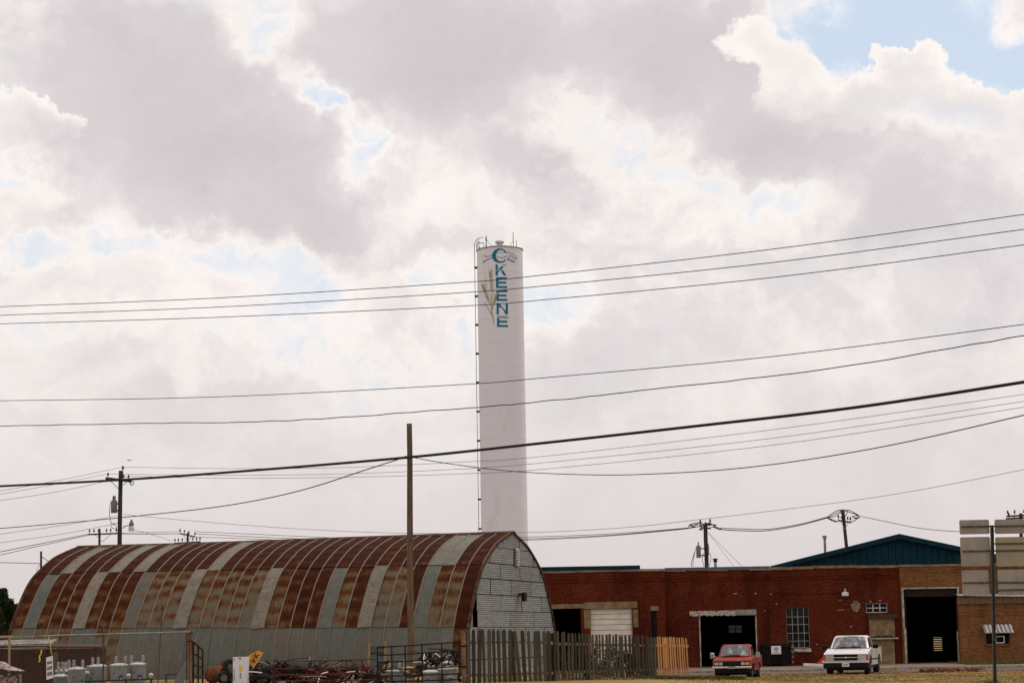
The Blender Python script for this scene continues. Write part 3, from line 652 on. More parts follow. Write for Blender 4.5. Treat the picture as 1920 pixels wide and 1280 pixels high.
for k, yy in enumerate((1083, 1088.5)):
    zz = P(1130, yy, YL).z; mb.bb(X0, X1, YL - .035 - .01 * k, YL + .01, zz - .05, zz + .04)
mb.build('corbel_course', M['brick'], bl)
q = RC(1024, 1129, 1195, 1140, YL); zt_, zb_ = q[3], q[2]
mb = MB(); mb.bb(q[0], P(1094, 1134, YL).x, YL - .03, YL + .1, zb_ + .02, zt_ - .06); mb.build('lintel', M['stucco'], bl)
mb = MB(); mb.bb(P(1094, 1134, YL).x, q[1], YL - .045, YL + .1, zb_ - .02, zt_ + .02); mb.build('lintel', M['stucco'], bl)
for (x0, y0, x1, y1) in ((1095, 1141, 1106.5, 1177), (1187.5, 1141, 1196.5, 1175)):
    q = RC(x0, y0, x1, y1, YL); mb = MB(); mb.bb(q[0], q[1], YL - .025, YL + .05, q[2], q[3] - .03); mb.build('jamb_patch', M['stucco'], bl)
q = RC(1219.5, 1136, 1235, 1144, YL); mb = MB(); mb.bb(q[0], q[1], YL - .02, YL + .1, q[2], q[3]); mb.build('lintel', M['stucco'], bl)
pane_window(bl, [1221.5, 1226.5, 1231.5], [1145, 1168, 1191, 1214], YL, .18, .03, M['blacksteel'])
q = RC(1107, 1140, 1187, 1262, YL)
door = MB().bb(q[0], q[1], YL + .20, YL + .21, .15, q[3]).build('overhead_door', M['dark'], bl)
n = 11; hgt = (q[3] - .18) / n
for k in range(n):
    d = MB(); d.bb(q[0] + .03, q[1] - .03, YL + .15 + random.uniform(0, .012), YL + .195, .18 + k * hgt + .012, .18 + (k + 1) * hgt - .012); d.build('door_slat', M['white_door'], door)
for xx in (q[0], q[1] - .05): tr = MB(); tr.bb(xx, xx + .05, YL + .02, YL + .14, .15, q[3]); tr.build('door_track', M['stucco'], door)
# --- main red brick block
bm = thing('red_brick_workshop', 'long red brick workshop wall with dark open doorway behind the red pickup', 'building')
X0, X1 = P(1248, 1160, YW).x, P(1690, 1160, YW).x; Z1 = P(1470, 1066, YW).z
hs = holes_px([(1313.5, 1152, 1417.5, 1262), (1475, 1138.5, 1518, 1213.5), (1624, 1130, 1664, 1148)], YW)
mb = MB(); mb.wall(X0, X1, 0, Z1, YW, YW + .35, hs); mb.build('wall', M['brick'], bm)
bh = [(*[P(1366, 1177, YW + 14).x, P(1392, 1177, YW + 14).x], P(1380, 1186, YW + 14).z, P(1380, 1171, YW + 14).z)]
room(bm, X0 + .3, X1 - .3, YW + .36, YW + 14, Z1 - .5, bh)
coping_run(bm, X0, P(1445, 1065, YW).x, YW - .06, YW + .5, Z1 - .02, Z1 + .14, 'coping')
mb = MB(); mb.bb(X0 + .02, P(1445, 1065, YW).x - .1, YW - .1, YW - .055, Z1 + .05, Z1 + .17); mb.build('gutter', M['can_teal'], bm)
coping_run(bm, P(1445, 1065, YW).x + .002, X1 - .002, YW - .05, YW + .45, Z1 - .02, Z1 + .12, 'stucco')
mb = MB()
for k, yy in enumerate((1079, 1084)):
    zz = P(1470, yy, YW).z; mb.bb(X0 + .3, X1, YW - .035 - .01 * k, YW + .01, zz - .05, zz + .04)
mb.build('corbel_course', M['brick'], bm)
q = RC(1292.5, 1144, 1418, 1152.5, YW); xm = P(1378, 1148, YW).x
mb = MB(); rr = random.Random(9); n = 26
top = [(q[0] + (xm - q[0]) * k / n, q[3] + rr.uniform(-.02, .02)) for k in range(n + 1)]; bot = [(q[0] + (xm - q[0]) * k / n, q[2] + rr.uniform(-.05, .03)) for k in range(n + 1)]
mb.prism(bot + top[::-1], YW - .05, YW + .2); mb.build('lintel', M['lintel'], bm, label='flaking whitewashed lintel')
mb = MB(); mb.bb(xm, q[1], YW - .06, YW + .2, q[2] - .02, q[3] + .03); mb.build('lintel', M['coping'], bm)
for x in (1312, 1417.8):
    q = RC(x, 1153, x + 2.2, 1262, YW); mb = MB(); mb.bb(q[0], q[1], YW - .02, YW + .3, .14, P(x, 1153.5, YW).z); mb.build('door_jamb', M['lintel'], bm)
pane_window(bm, [1475.5, 1486.5, 1497, 1508, 1517.5], [1139, 1155.5, 1170, 1186, 1201, 1213], YW, .14, .034)
q = RC(1479, 1215, 1521, 1221.5, YW); mb = MB(); mb.bb(q[0] - .2, q[1], YW - .10, YW + .2, q[2], q[3]); mb.build('window_sill', M['lintel'], bm, bevel=.01)
pane_window(bm, [1624.5, 1637.5, 1650.5, 1663.5], [1130.5, 1139, 1147.5], YW, .14, .045, M['lid'])
# far window of the workshop seen through the doorway
pane_window(bm, [1366, 1379, 1392], [1171, 1178, 1186], YW + 14, .1, .06, M['steel'], pm=M['dusty'])
# plaster scars on the wall
def scar(x, y, rx, ry, m, seed, off=.012):
    rr = random.Random(seed); c = P(x, y, YW); poly = []
    for k in range(22):
        a = 2 * math.pi * k / 22; r = rr.uniform(.8, 1.12); poly.append((c.x + math.cos(a) * rx / F * YW * r, c.z + math.sin(a) * ry / F * YW * r))
    mb = MB(); mb.prism(poly, YW - off, YW + .01); mb.build('plaster_patch', m, bm)
scar(1604.5, 1135.5, 9, 10.5, M['stucco'], 1)
q = RC(1568.5, 1125.5, 1582, 1143, YW); mb = MB(); mb.bb(q[0], q[1], YW - .012, YW + .01, q[2], q[3]); pt = mb.build('brick_patch', M['brick'], bm)
mb = MB(); mb.bb(q[0], q[1], YW - .02, YW - .011, q[2] - .04, q[2] + .03); mb.bb(q[0] + .1, q[1] - .1, YW - .02, YW - .011, q[3], q[3] + .05); mb.build('patch_edge', M['stucco'], bm)
for (x, y) in ((1434, 1144), (1456, 1132), (1380, 1112), (1376, 1113), (1417, 1112), (1532, 1207), (1596, 1174), (1650, 1125), (1632, 1127), (1446, 1113)):
    c = P(x, y, YW); mb = MB(); mb.prism([(c.x + .05 * math.cos(k), c.z + .035 * math.sin(k)) for k in (0, 1.2, 2.3, 3.4, 4.6)], YW - .01, YW + .01); mb.build('wall_anchor', M['lintel'], bm)
# conduits
mb = MB(); mb.tube([P(1442, 1207, YW - .03), P(1440, 1150, YW - .03), P(1444, 1144, YW - .03), P(1455, 1141, YW - .03)], .02, 5); mb.build('conduit', M['blacksteel'], bm)
mb = MB(); mb.tube([P(1448, 1112, YW - .03), P(1560, 1111.5, YW - .03), P(1580, 1111, YW - .03)], .015, 5); mb.build('conduit', M['blacksteel'], bm)
# walled-up concrete bay under the small window
q = RC(1629, 1158, 1676, 1195, YW)
mb = MB(); mb.bb(q[0], q[1], YW - .30, YW + .01, P(1652, 1193, YW).z, q[3]); mb.build('concrete_bay', M['stucco'], bm)
q2 = RC(1626, 1152, 1681, 1158.4, YW); mb = MB(); mb.bb(q2[0], q2[1], YW - .5, YW + .01, q2[2], q2[3]); mb.build('bay_cap', M['polewood2'], bm)
q3 = RC(1630, 1194, 1681, 1198.5, YW); mb = MB(); mb.bb(q3[0], q3[1], YW - .55, YW + .01, q3[2] + .03, q3[3] - .02); mb.build('bay_ledge', M['lintel'], bm)
q4 = RC(1633, 1199, 1676, 1250, YW); mb = MB(); mb.bb(q4[0], q4[1], YW - .28, YW + .012, .1, q3[2] + .028); mb.build('concrete_bay', M['stucco'], bm)
rr = random.Random(5); mb = MB()
for k in range(24): mb.box(q3[0] + .25 + rr.random() * .9, YW - .42 + rr.random() * .12, q3[3] + .02 + rr.random() * .05, .08, .06, .07, Matrix.Rotation(rr.random() * 3, 3, 'Z'))
sw = mb.build('wind_blown_debris', M['bark']); tag(sw, 'small dark heap of debris lying on the concrete ledge of the brick wall', 'debris')
# wall lamp
L0 = P(1583, 1104, YW); lamp = thing('wall_lamp', 'white barn lamp fixed high on the red brick wall above the white pickup', 'lamp', (L0.x, YW - .25, L0.z))
mb = MB(); mb.lathe([(.07, .03), (.07, -.12), (.10, -.16)], 12); mb.tube([(0, 0, 0), (0, .25, -.03)], .025, 6); mb.build('housing', M['steel'], lamp, smooth=True)
mb = MB(); mb.lathe([(.10, -.15), (.19, -.20), (.19, -.36), (.15, -.37)], 14); mb.build('shade', M['white'], lamp, smooth=True)
# --- tan brick block with the tall doorway
YT = YW - .12
bt = thing('tan_brick_garage', 'tan brick garage front with tall dark doorway under the blue gable', 'building')
X0, X1 = P(1690.5, 1160, YT).x, P(1960, 1160, YT).x; Z1 = P(1745, 1060, YT).z
hs = holes_px([(1697, 1103, 1798, 1262)], YT)
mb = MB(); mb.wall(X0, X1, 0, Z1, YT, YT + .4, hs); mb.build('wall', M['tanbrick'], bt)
bh = [(P(1748, 1205, YT + 15).x, P(1768, 1205, YT + 15).x, P(1757, 1219, YT + 15).z, P(1757, 1194, YT + 15).z)]
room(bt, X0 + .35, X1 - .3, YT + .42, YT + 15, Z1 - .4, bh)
coping_run(bt, X0 + .01, X1, YT - .05, YT + .5, Z1 - .03, Z1 + .08, 'stucco')
mb = MB()
for k, yy in enumerate((1066, 1070)):
    zz = P(1745, yy, YT).z; mb.bb(X0, X1, YT - .03 - .01 * k, YT + .01, zz - .05, zz + .04)
mb.build('corbel_course', M['tanbrick'], bt)
q = RC(1697, 1103, 1798, 1262, YT)
mb = MB(); mb.bb(q[0], q[1], YT + .1, YT + .6, q[3] - .42, q[3] - .03); mb.build('door_roll', M['blacksteel'], bt)
mb = MB(); mb.bb(q[0] - .10, q[0], YT - .03, YT + .3, 2.0, q[3]); mb.bb(q[0] - .06, q[0] + .05, YT - .05, YT + .28, .14, 1.998); mb.build('door_jamb', M['lintel'], bt)
mb = MB(); mb.bb(q[1] - .0, q[1] + .10, YT - .02, YT + .3, 1.8, q[3]); mb.bb(q[1] - .07, q[1] + .09, YT - .06, YT + .28, .14, 1.798); mb.build('door_jamb', M['lintel'], bt)
mb = MB(); mb.bb(q[0] - .1, q[1] + .1, YT - .02, YT + .3, q[3] + .002, q[3] + .07); mb.build('door_head', M['lintel'], bt)
wl = MB(); w0, w1, wz0, wz1 = bh[0]
wl.bb(w0, w0 + .06, YT + 14.9, YT + 15, wz0, wz1); wl.bb(w1 - .06, w1, YT + 14.9, YT + 15, wz0, wz1); far = wl.build('window', M['blacksteel'], bt)
for k in range(6):
    s_ = MB(); zz = wz0 + (wz1 - wz0) * (k + .5) / 6; s_.bb(w0, w1, YT + 14.86, YT + 14.9, zz - .03, zz + .05); s_.build('slat', M['blacksteel'], far)
# --- low tan brick office in front of its right side
YO = YW - .55
bo = thing('tan_brick_office', 'low tan brick office with ribbed metal fascia and window air conditioner', 'building')
X0, X1 = P(1799.5, 1190, YO).x, P(1990, 1190, YO).x; Z1 = P(1850, 1119, YO).z
hs = holes_px([(1849.5, 1187, 1893, 1206.5)], YO)
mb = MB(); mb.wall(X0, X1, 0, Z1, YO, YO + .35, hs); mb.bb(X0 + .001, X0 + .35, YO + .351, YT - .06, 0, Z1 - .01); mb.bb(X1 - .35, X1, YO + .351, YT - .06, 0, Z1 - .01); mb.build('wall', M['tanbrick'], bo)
mb = MB(); mb.add([(X0 - .02, YO - .3, Z1 + .17), (X1, YO - .3, Z1 + .02), (X1, YT - .06, Z1 + .07), (X0 - .02, YT - .06, Z1 + .22), (X0 - .02, YO - .3, Z1 + .10), (X1, YO - .3, Z1 - .05), (X1, YT - .06, Z1 + .0), (X0 - .02, YT - .06, Z1 + .15)], [(0, 1, 2, 3), (4, 7, 6, 5), (0, 4, 5, 1), (0, 3, 7, 4), (1, 5, 6, 2)]); mb.build('roof', M['lid'], bo)
fz0 = P(1850, 1131, YO).z; k = 0; x = X0 - .05
fas = MB().bb(X0 - .04, X1, YO - .10, YO - .07, fz0 + .01, Z1 + .02).build('fascia', M['tanbrick'], bo)
mfas = mat('fascia_brown', (.20, .135, .085), (.16, .10, .065), 2, .7)
while x < X1:
    r_ = MB(); r_.bb(x, x + .115, YO - .13, YO - .1, fz0, Z1 + .015); r_.build('fascia_rib', mfas, fas); x += .16
mb = MB(); zz = P(1850, 1151, YO).z; mb.bb(X0, X1, YO - .03, YO + .01, zz - .06, zz + .05); mb.build('corbel_course', M['tanbrick'], bo)
q = hs[0]; mb = MB(); mb.bb(q[0], q[1], YO + .30, YO + .34, q[2], q[3]); wdw = mb.build('window', M['pane'], bo)
q5 = RC(1867, 1191.5, 1884.5, 1205, YO); mb = MB(); fr = .05
mb.bb(q5[0], q5[1], YO + .1, YO + .16, q5[3] - fr, q5[3]); mb.bb(q5[0], q5[1], YO + .1, YO + .16, q5[2], q5[2] + fr); mb.bb(q5[0], q5[0] + fr, YO + .1, YO + .16, q5[2] + fr, q5[3] - fr); mb.bb(q5[1] - fr, q5[1], YO + .1, YO + .16, q5[2] + fr, q5[3] - fr); mb.build('white_frame', M['white'], wdw)
mb = MB(); mb.bb(q[0] - .05, q[1] + .05, YO - .1, YO + .2, q[2] - .08, q[2] - .005); mb.build('window_sill', M['tanbrick'], bo)
aw = MB(); aq = RC(1842, 1170.5, 1896, 1186.5, YO)
awn = thing('awning', 'corrugated grey metal awning over the small office window', 'awning', (aq[0], YO, aq[2]))
n = 14; ww = (aq[1] - aq[0]) / n
for k in range(n):
    s_ = MB(); zt2 = aq[3] - aq[2]; o_ = .03 * (k % 2)
    s_.add([(k * ww, -.01, zt2 + o_ * .5), ((k + 1) * ww, -.01, zt2 + o_ * .5), ((k + 1) * ww, -.55 - o_, .02 + o_), (k * ww, -.55 - o_, .02 + o_), (k * ww, -.01, zt2 - .02 + o_ * .5), ((k + 1) * ww, -.01, zt2 - .02 + o_ * .5), ((k + 1) * ww, -.55 - o_, o_), (k * ww, -.55 - o_, o_)], [(3, 2, 1, 0), (4, 5, 6, 7), (0, 4, 7, 3), (1, 2, 6, 5), (2, 3, 7, 6)])
    s_.build('awning_strip', M['lid'] if k % 2 else M['coping'], awn)
mb = MB(); mb.bar((.1, -.01, -.1), (.1, -.5, .02), .03); mb.bar((aq[1] - aq[0] - .1, -.01, -.1), (aq[1] - aq[0] - .1, -.5, .02), .03); mb.build('bracket', M['steel'], awn)
# --- blue metal building behind, its gable above the parapets
YB = YW + 3
bb_ = thing('blue_metal_building', 'blue ribbed metal building whose gable rises above the brick parapets', 'building')
ap = P(1684, 1004, YB); le = P(1443, 1063, YB); slope = (ap.z - le.z) / (ap.x - le.x); re = Vector((2 * ap.x - le.x, YB, le.z))
gab = MB(); gab.prism([(le.x + .1, 5.42), (re.x - .1, 5.42), (re.x - .1, le.z - .12), (ap.x, ap.z - .15), (le.x + .1, le.z - .12)], YB + .06, YB + .1); gab.build('gable_wall', M['blue'], bb_)
x = le.x + .25
while x < re.x - .2:
    zt3 = ap.z - .16 - abs(x - ap.x) * slope; zb3 = 5.42
    if zt3 > zb3 + .02:
        r_ = MB(); r_.bb(x, x + .36, YB + .01 + random.uniform(0, .006), YB + .055, zb3, min(zt3, ap.z - .16 - abs(x + .36 - ap.x) * slope)); r_.build('cladding_panel', M['blue'], bb_)
    x += .40
for s, e in ((le, ap), (re, ap)):
    mb = MB(); d = Vector((e.x - s.x, 0, e.z - s.z)); nrm = .11
    mb.add([(s.x, YB - .35, s.z - .18), (e.x, YB - .35, e.z - .18), (e.x, YB - .35, e.z + .10), (s.x, YB - .35, s.z + .06), (s.x, YB + 16, s.z - .18), (e.x, YB + 16, e.z - .18), (e.x, YB + 16, e.z + .10), (s.x, YB + 16, s.z + .06)], [(0, 1, 2, 3), (7, 6, 5, 4), (3, 2, 6, 7), (0, 4, 5, 1), (0, 3, 7, 4)]); mb.build('roof_slope', M['blue'], bb_)
mb = MB(); mb.bb(le.x + .1, le.x + .2, YB + .1, YB + 15.9, 5.42, le.z - .1); mb.bb(re.x - .2, re.x - .1, YB + .1, YB + 15.9, 5.42, le.z - .1); mb.bb(le.x + .2, re.x - .2, YB + 15.8, YB + 15.9, 5.42, le.z - .1); mb.build('side_wall', M['blue'], bb_)
# flues
for (x, y0, y1, Y, lab) in ((1546, 1004, 1040, YB + 6, 'thin galvanised flue pipe standing on the blue gable roof'), (1341, 1047, 1064, YW + 5, 'short capped flue on the flat roof beside the transformer pole')):
    a = P(x, y0, Y); b = P(x, y1, Y); h = a.z - b.z
    f_ = thing('flue_pipe', lab, 'flue', (a.x, Y, b.z - .4)); mb = MB(); mb.lathe([(.075, 0), (.075, h + .3)], 12); mb.build('pipe', M['steel'], f_, smooth=True)
    mb = MB(); mb.lathe([(.08, h + .22), (.12, h + .24), (.12, h + .30), (.09, h + .31), (.09, h + .34), (.15, h + .35), (.15, h + .40), (.0, h + .43)], 12); mb.build('cap', M['steel'] if x > 1400 else M['blacksteel'], f_, smooth=True)
# ================================================================ POLES AND WIRES
def insulator(mb, p, s=1., m=None):
    mb.lathe([(.012 * s, 0), (.012 * s, .09 * s), (.05 * s, .10 * s), (.055 * s, .15 * s), (.035 * s, .17 * s), (.045 * s, .2 * s), (.025 * s, .24 * s), (0, .25 * s)], 8, p)
def pole(name, label, x, ytop, ybot, D, rt, rb, m='polewood2', xb=None, group=None):
    t = P(x, ytop, D); b = P(xb if xb is not None else x, ybot, D); g = gz(t.x, D)
    dx = (t.x - b.x) / max(.1, t.z - b.z) * (t.z - g)
    o = thing(name, label, 'pole', (t.x - dx, D, g), 0, group)
    mb = MB(); H = t.z - g; pts = [(dx * k / 8 + (random.uniform(-.012, .012) if 0 < k < 8 else 0), 0, H * k / 8 - (.3 if k == 0 else 0)) for k in range(9)]
    mb.tube(pts, [rb + (rt - rb) * k / 8 for k in range(9)], 12); mb.build('pole_shaft', M[m], o, smooth=True)
    return o
def lp(o, x, y, dy=0.): q = P(x, y, o.location.y + dy); return q - Vector(o.location)
UP = 'utility poles standing behind the buildings'
# bare timber pole before the hut
p1 = pole('timber_pole', 'tall bare brown timber pole standing in front of the rusty hut', 767.5, 794, 1240, 77., .095, .128, 'polewood', 770.5)
mb = MB(); q = lp(p1, 762.5, 857, -.12); mb.box(q.x, q.y + .05, q.z, .06, .1, .10); mb.tube([q, (q.x - .05, q.y, q.z + .06)], .02, 6); mb.build('cable_clamp', M['blacksteel'], p1)
mb = MB(); q = lp(p1, 766, 798, -.1); mb.box(q.x, q.y + .0, q.z, .03, .012, .09); mb.build('pole_tag', M['steel'], p1)
# transformer pole behind the hut's far end
p2 = pole('utility_pole', 'utility pole with crossarm, grey transformer and street light behind the hut', 226.5, 882, 1023, 112., .11, .135, 'polewood2', 224.5, UP)
mb = MB(); a, b = lp(p2, 198, 896, -.14), lp(p2, 247, 902, -.14); mb.bar(a, b, .10, .13); arm = mb.build('crossarm', M['polewood2'], p2)
mb = MB(); mb.bar(lp(p2, 208, 902, -.2), lp(p2, 222.5, 916, -.2), .035); mb.bar(lp(p2, 239, 902, -.2), lp(p2, 230, 909, -.2), .035); mb.build('brace', M['steel'], p2)
for x, y in ((202.5, 895), (232, 899), (241, 899)):
    mb = MB(); insulator(mb, lp(p2, x, y, -.14), 1.1); mb.build('insulator', M['dkporc'], arm, smooth=True)
mb = MB(); insulator(mb, lp(p2, 230.4, 884, -.02), 1.3); mb.tube([lp(p2, 230.4, 895, -.02), lp(p2, 230.4, 884, -.02)], .025, 5); mb.build('insulator', M['dkporc'], p2, smooth=True)
mb = MB(); mb.tube([lp(p2, 243, 904, -.2), lp(p2, 247, 910, -.2), lp(p2, 251, 905, -.2), lp(p2, 250, 902, -.2)], .03, 5); mb.tube([lp(p2, 243, 904, -.2), lp(p2, 246, 901.5, -.2), lp(p2, 250, 902, -.2)], .02, 5); mb.build('fuse_cutout', M['dkporc'], p2)
def pole_can(parent, x0, y0, x1, y1, dy, m='can_dark', bush=((-.25, .28), (.3, .28))):
    a, b = lp(parent, x0, y0, dy), lp(parent, x1, y1, dy); cx = (a.x + b.x) / 2; r = (b.x - a.x) / 2; h = a.z - b.z
    mb = MB(); mb.lathe([(r * .92, 0), (r, .02), (r, h - .02), (r * 1.06, h - .01), (r * 1.06, h + .03), (r * .5, h + .07), (0, h + .08)], 20, (cx, dy, b.z)); c = mb.build('transformer', M[m], parent, smooth=True)
    for u, l in bush:
        mb = MB(); mb.lathe([(.035, 0), (.05, .05), (.035, .09), (.05, .13), (.035, .17), (.045, .20), (.02, l), (0, l + .01)], 10, (cx + u * r, dy, b.z + h + .04)); mb.build('bushing', M['dkporc'], c, smooth=True)
    mb = MB(); sx = 1 if cx < 0 else -1
    for zz in (.2, .8): mb.bb(min(cx + sx * r, 0), max(cx + sx * r, 0), dy - .04, dy + .04, b.z + h * zz - .04, b.z + h * zz + .04)
    mb.build('mounting_bracket', M['blacksteel'], c); return c
pole_can(p2, 208, 940, 219.5, 961, 0)
mb = MB(); mb.tube(smooth_pts([lp(p2, 207, 942, -.1), lp(p2, 205.5, 955, -.1), lp(p2, 206, 970, -.1), lp(p2, 209, 980, -.1), lp(p2, 217, 985, -.1), lp(p2, 218, 990, -.1), lp(p2, 212, 990, -.1), lp(p2, 207, 984, -.1), lp(p2, 213, 981, -.1), lp(p2, 222, 981, -.1)], 4), .016, 5); mb.build('drop_lead', M['wire'], p2)
mb = MB(); mb.tube(smooth_pts([lp(p2, 230, 990, -.1), lp(p2, 233, 987, -.1), lp(p2, 238, 985, -.1), lp(p2, 245, 984, -.1)], 4), .03, 6); lamp2 = mb.build('lamp_arm', M['steel'], p2, smooth=True)
c = lp(p2, 246.5, 983, -.1); mb = MB(); mb.lathe([(.11, -.10), (.13, .0), (.11, .12), (.06, .18), (.05, .26), (0, .27)], 12, c); mb.build('lamp_head', M['can_dark'], lamp2, smooth=True)
mb = MB(); mb.lathe([(.10, -.08), (.16, -.14), (.145, -.34), (.0, -.345)], 14, c); mb.build('lamp_globe', M['lid'], lamp2, smooth=True)
# distant poles
def cross_pole(lab, x, ytop, ybot, D, arms, r=.12, xb=None, braces=True, name='utility_pole'):
    o = pole(name, lab, x, ytop, ybot, D, r * .85, r, 'polewood2', xb, UP)
    for (x0, y0, x1, y1, ins) in arms:
        a, b = lp(o, x0, y0, -.15), lp(o, x1, y1, -.15); mb = MB(); mb.bar(a, b, .10, .12); arm = mb.build('crossarm', M['polewood2'], o)
        for u in ins:
            mb = MB(); insulator(mb, a.lerp(b, u) + Vector((0, 0, .05)), 1.5); mb.build('insulator', M['dkporc'], arm, smooth=True)
        if braces:
            m_ = a.lerp(b, .5); mb = MB(); mb.bar(a.lerp(b, .22), m_ + Vector((0, 0, -.62)), .035); mb.bar(a.lerp(b, .78), m_ + Vector((0, 0, -.62)), .035); mb.build('brace', M['steel'], o)
    return o
p3 = cross_pole('small dark pole with one crossarm left of the street-light pole above the hut', 186.5, 990.5, 1024, 170., [(165, 1001.5, 221, 999.5, (.05, .2, .35, .62, .76, .95))], .11)
p4 = cross_pole('pole top with tilted double crossarms poking above the hut ridge', 352, 998, 1020, 190., [(337, 999.5, 366, 1006, (.02, .3, .6, .98)), (327, 1018, 376, 1015, (.02, .15, .3, .7, .85, .98))], .11)
p5 = cross_pole('dark pole carrying two transformers above the flat brick roof', 1322.5, 981, 1061, 150., [(1311, 985, 1334, 983, (.1, .9)), (1313, 988.5, 1333, 990, (.5,))], .165, 1325, False)
pole_can(p5, 1305, 1024, 1314.5, 1045, -.3, 'can', ((0, .28),)); pole_can(p5, 1326, 1025, 1330, 1040, -.05, 'can', ((0, .2),))
for pts in ([(1305, 1027), (1302, 1036), (1297, 1052), (1296, 1062)], [(1303, 1035), (1300, 1048), (1299, 1062)], [(1331, 1036), (1333, 1045), (1330, 1060)], [(1319, 1036), (1317, 1048), (1320, 1062)]):
    mb = MB(); mb.tube(smooth_pts([lp(p5, *q, -.3) for q in pts], 4), .02, 5); mb.build('drop_lead', M['wire'], p5)
for k, pts in enumerate(([(1290, 989), (1294, 983), (1301, 980.5), (1312, 979.5), (1320, 982)], [(1293, 990), (1299, 985), (1306, 982), (1318, 981)], [(1322, 981.5), (1331, 980), (1338, 985), (1348, 991)], [(1326, 981), (1335, 982), (1341, 988), (1350, 992)], [(1290, 990), (1303, 988), (1313, 986)], [(1333, 987), (1342, 989), (1349, 992)])):
    mb = MB(); mb.tube(smooth_pts([lp(p5, *q, -.2 + .4 * (k % 2)) for q in pts], 4), .03, 5); mb.build('jumper_lead', M['wire'], p5)
for x, y in ((1295, 984), (1301, 987), (1305, 983), (1340, 984), (1344, 989), (1349, 991), (1314, 992)):
    mb = MB(); mb.lathe([(.0, -.14), (.06, -.11), (.04, -.05), (.075, 0), (.04, .05), (.06, .11), (0, .14)], 8, lp(p5, x, y, -.1), 'x'); mb.build('insulator', M['dkporc'], p5, smooth=True)
p6 = cross_pole('leaning dark pole with splayed wires rising behind the blue gable', 1580.5, 956, 1032, 165., [(1571, 975, 1596, 979, (.05, .3, .75, .95))], .15, 1588)
for k, pts in enumerate(([(1551, 969), (1562, 961), (1572, 956), (1582, 955)], [(1552, 970), (1565, 963), (1578, 957)], [(1583, 956), (1592, 956), (1602, 961), (1612, 967)], [(1584, 957), (1597, 961), (1611, 966)], [(1551, 971), (1560, 974), (1572, 978)], [(1594, 978), (1603, 975), (1611, 968)], [(1575, 956), (1578, 963), (1581, 968)], [(1589, 957), (1587, 964), (1584, 968)], [(1556, 970), (1566, 967), (1577, 960)])):
    mb = MB(); mb.tube(smooth_pts([lp(p6, *q, -.2 + .4 * (k % 2)) for q in pts], 4), .032, 5); mb.build('jumper_lead', M['wire'], p6)
for x, y in ((1553, 970), (1557, 973), (1561, 975), (1566, 977), (1600, 968), (1604, 971), (1607, 966), (1609, 970)):
    mb = MB(); mb.lathe([(.0, -.14), (.06, -.11), (.04, -.05), (.07, 0), (.04, .05), (.06, .11), (0, .14)], 8, lp(p6, x, y, -.1), 'x'); mb.build('insulator', M['dkporc'], p6, smooth=True)
p7 = cross_pole('pole top with twin crossarms peeking over the road signs at right', 1914, 962, 1062, 150., [(1887, 967.5, 1943, 964.5, (.05, .28, .6, .95)), (1886, 972, 1944, 969, (.1, .9))], .15, 1916)
p8 = cross_pole('short thin pole with a stay wire beyond the hut at far left', 77, 1033, 1082, 130., [], .075, 76.5, False)
mb = MB(); mb.tube([lp(p8, 78, 1043), lp(p8, 97, 1056)], .02, 4); mb.tube(smooth_pts([lp(p8, 75, 1058), lp(p8, 69, 1067), lp(p8, 73, 1078)], 4), .012, 4); mb.build('stay_wire', M['wire'], p8)
mb = MB(); mb.tube([lp(p8, 84, 1060), lp(p8, 84, 1075)], .04, 6); mb.build('riser', M['blacksteel'], p8)

def wire(label, pts, a, b, r, m='wire', name='overhead_wire', group='overhead wires', lump=0, n=8):
    k3 = [PP(x, y, a, b) for x, y in pts]
    if pts[0][0] < -20: k3 = [k3[0] + (k3[0] - k3[1]) * 2.5] + k3      # spans run on past the frame
    if pts[-1][0] > 1990: k3 += [k3[-1] + (k3[-1] - k3[-2]) * (2. if k3[-1].y > 80 else 3.)]
    w3 = smooth_pts(k3, n)
    if lump:
        rr = random.Random(len(label)); w3 = [p + Vector((0, 0, rr.uniform(-lump, lump))) for p in w3]
    mb = MB(); o0 = w3[0].copy(); mb.tube([p - o0 for p in w3], r, 6)
    o = mb.build(name, M[m], loc=o0, smooth=True); return tag(o, label, 'wire', group)
A, B = (-24., 82.), (18., 56.)
wire('uppermost of the three black wires crossing the tower lettering', [(-160, 583.5), (0, 575), (400, 559), (860, 530), (1020, 515.5), (1450, 467), (1920, 402), (2080, 379)], A, B, .013)
wire('middle of the three black wires crossing the tower lettering', [(-160, 599), (0, 591), (400, 576), (860, 549), (1020, 536), (1450, 492), (1920, 430), (2080, 407)], A, B, .013)
wire('lowest of the three black wires crossing the tower lettering', [(-160, 613), (0, 607), (400, 595), (860, 574), (1020, 562), (1450, 520), (1920, 459), (2080, 437)], A, B, .013)
wire('smooth black wire crossing the tower midway, just above the lumpy one', [(-160, 753), (0, 751), (400, 744), (860, 721), (1020, 708), (1450, 668), (1920, 608), (2080, 586)], A, B, .013)
wire('lumpy twisted black wire crossing the tower above the thick cable', [(-160, 799), (0, 798), (250, 794), (540, 788), (860, 766), (1020, 752), (1250, 727), (1560, 690), (1920, 629), (2080, 600)], A, B, .016, lump=.015, n=10)
A2, B2 = (-22.2, 96.), (2 * -3.7 + 22.2 + 3.7, 58.)
A2 = (p1.location.x - 21., 77 + 17.); B2 = (p1.location.x + 21., 77 - 17.5)
def off(p, d): return (p[0], p[1] + d)
wire('thickest black cable, passing the top of the bare timber pole', [(-160, 919), (0, 911), (230, 899), (480, 881), (765, 857), (1020, 830), (1300, 799), (1600, 764), (1920, 716), (2080, 690)], off(A2, -.2), off(B2, -.2), .052)
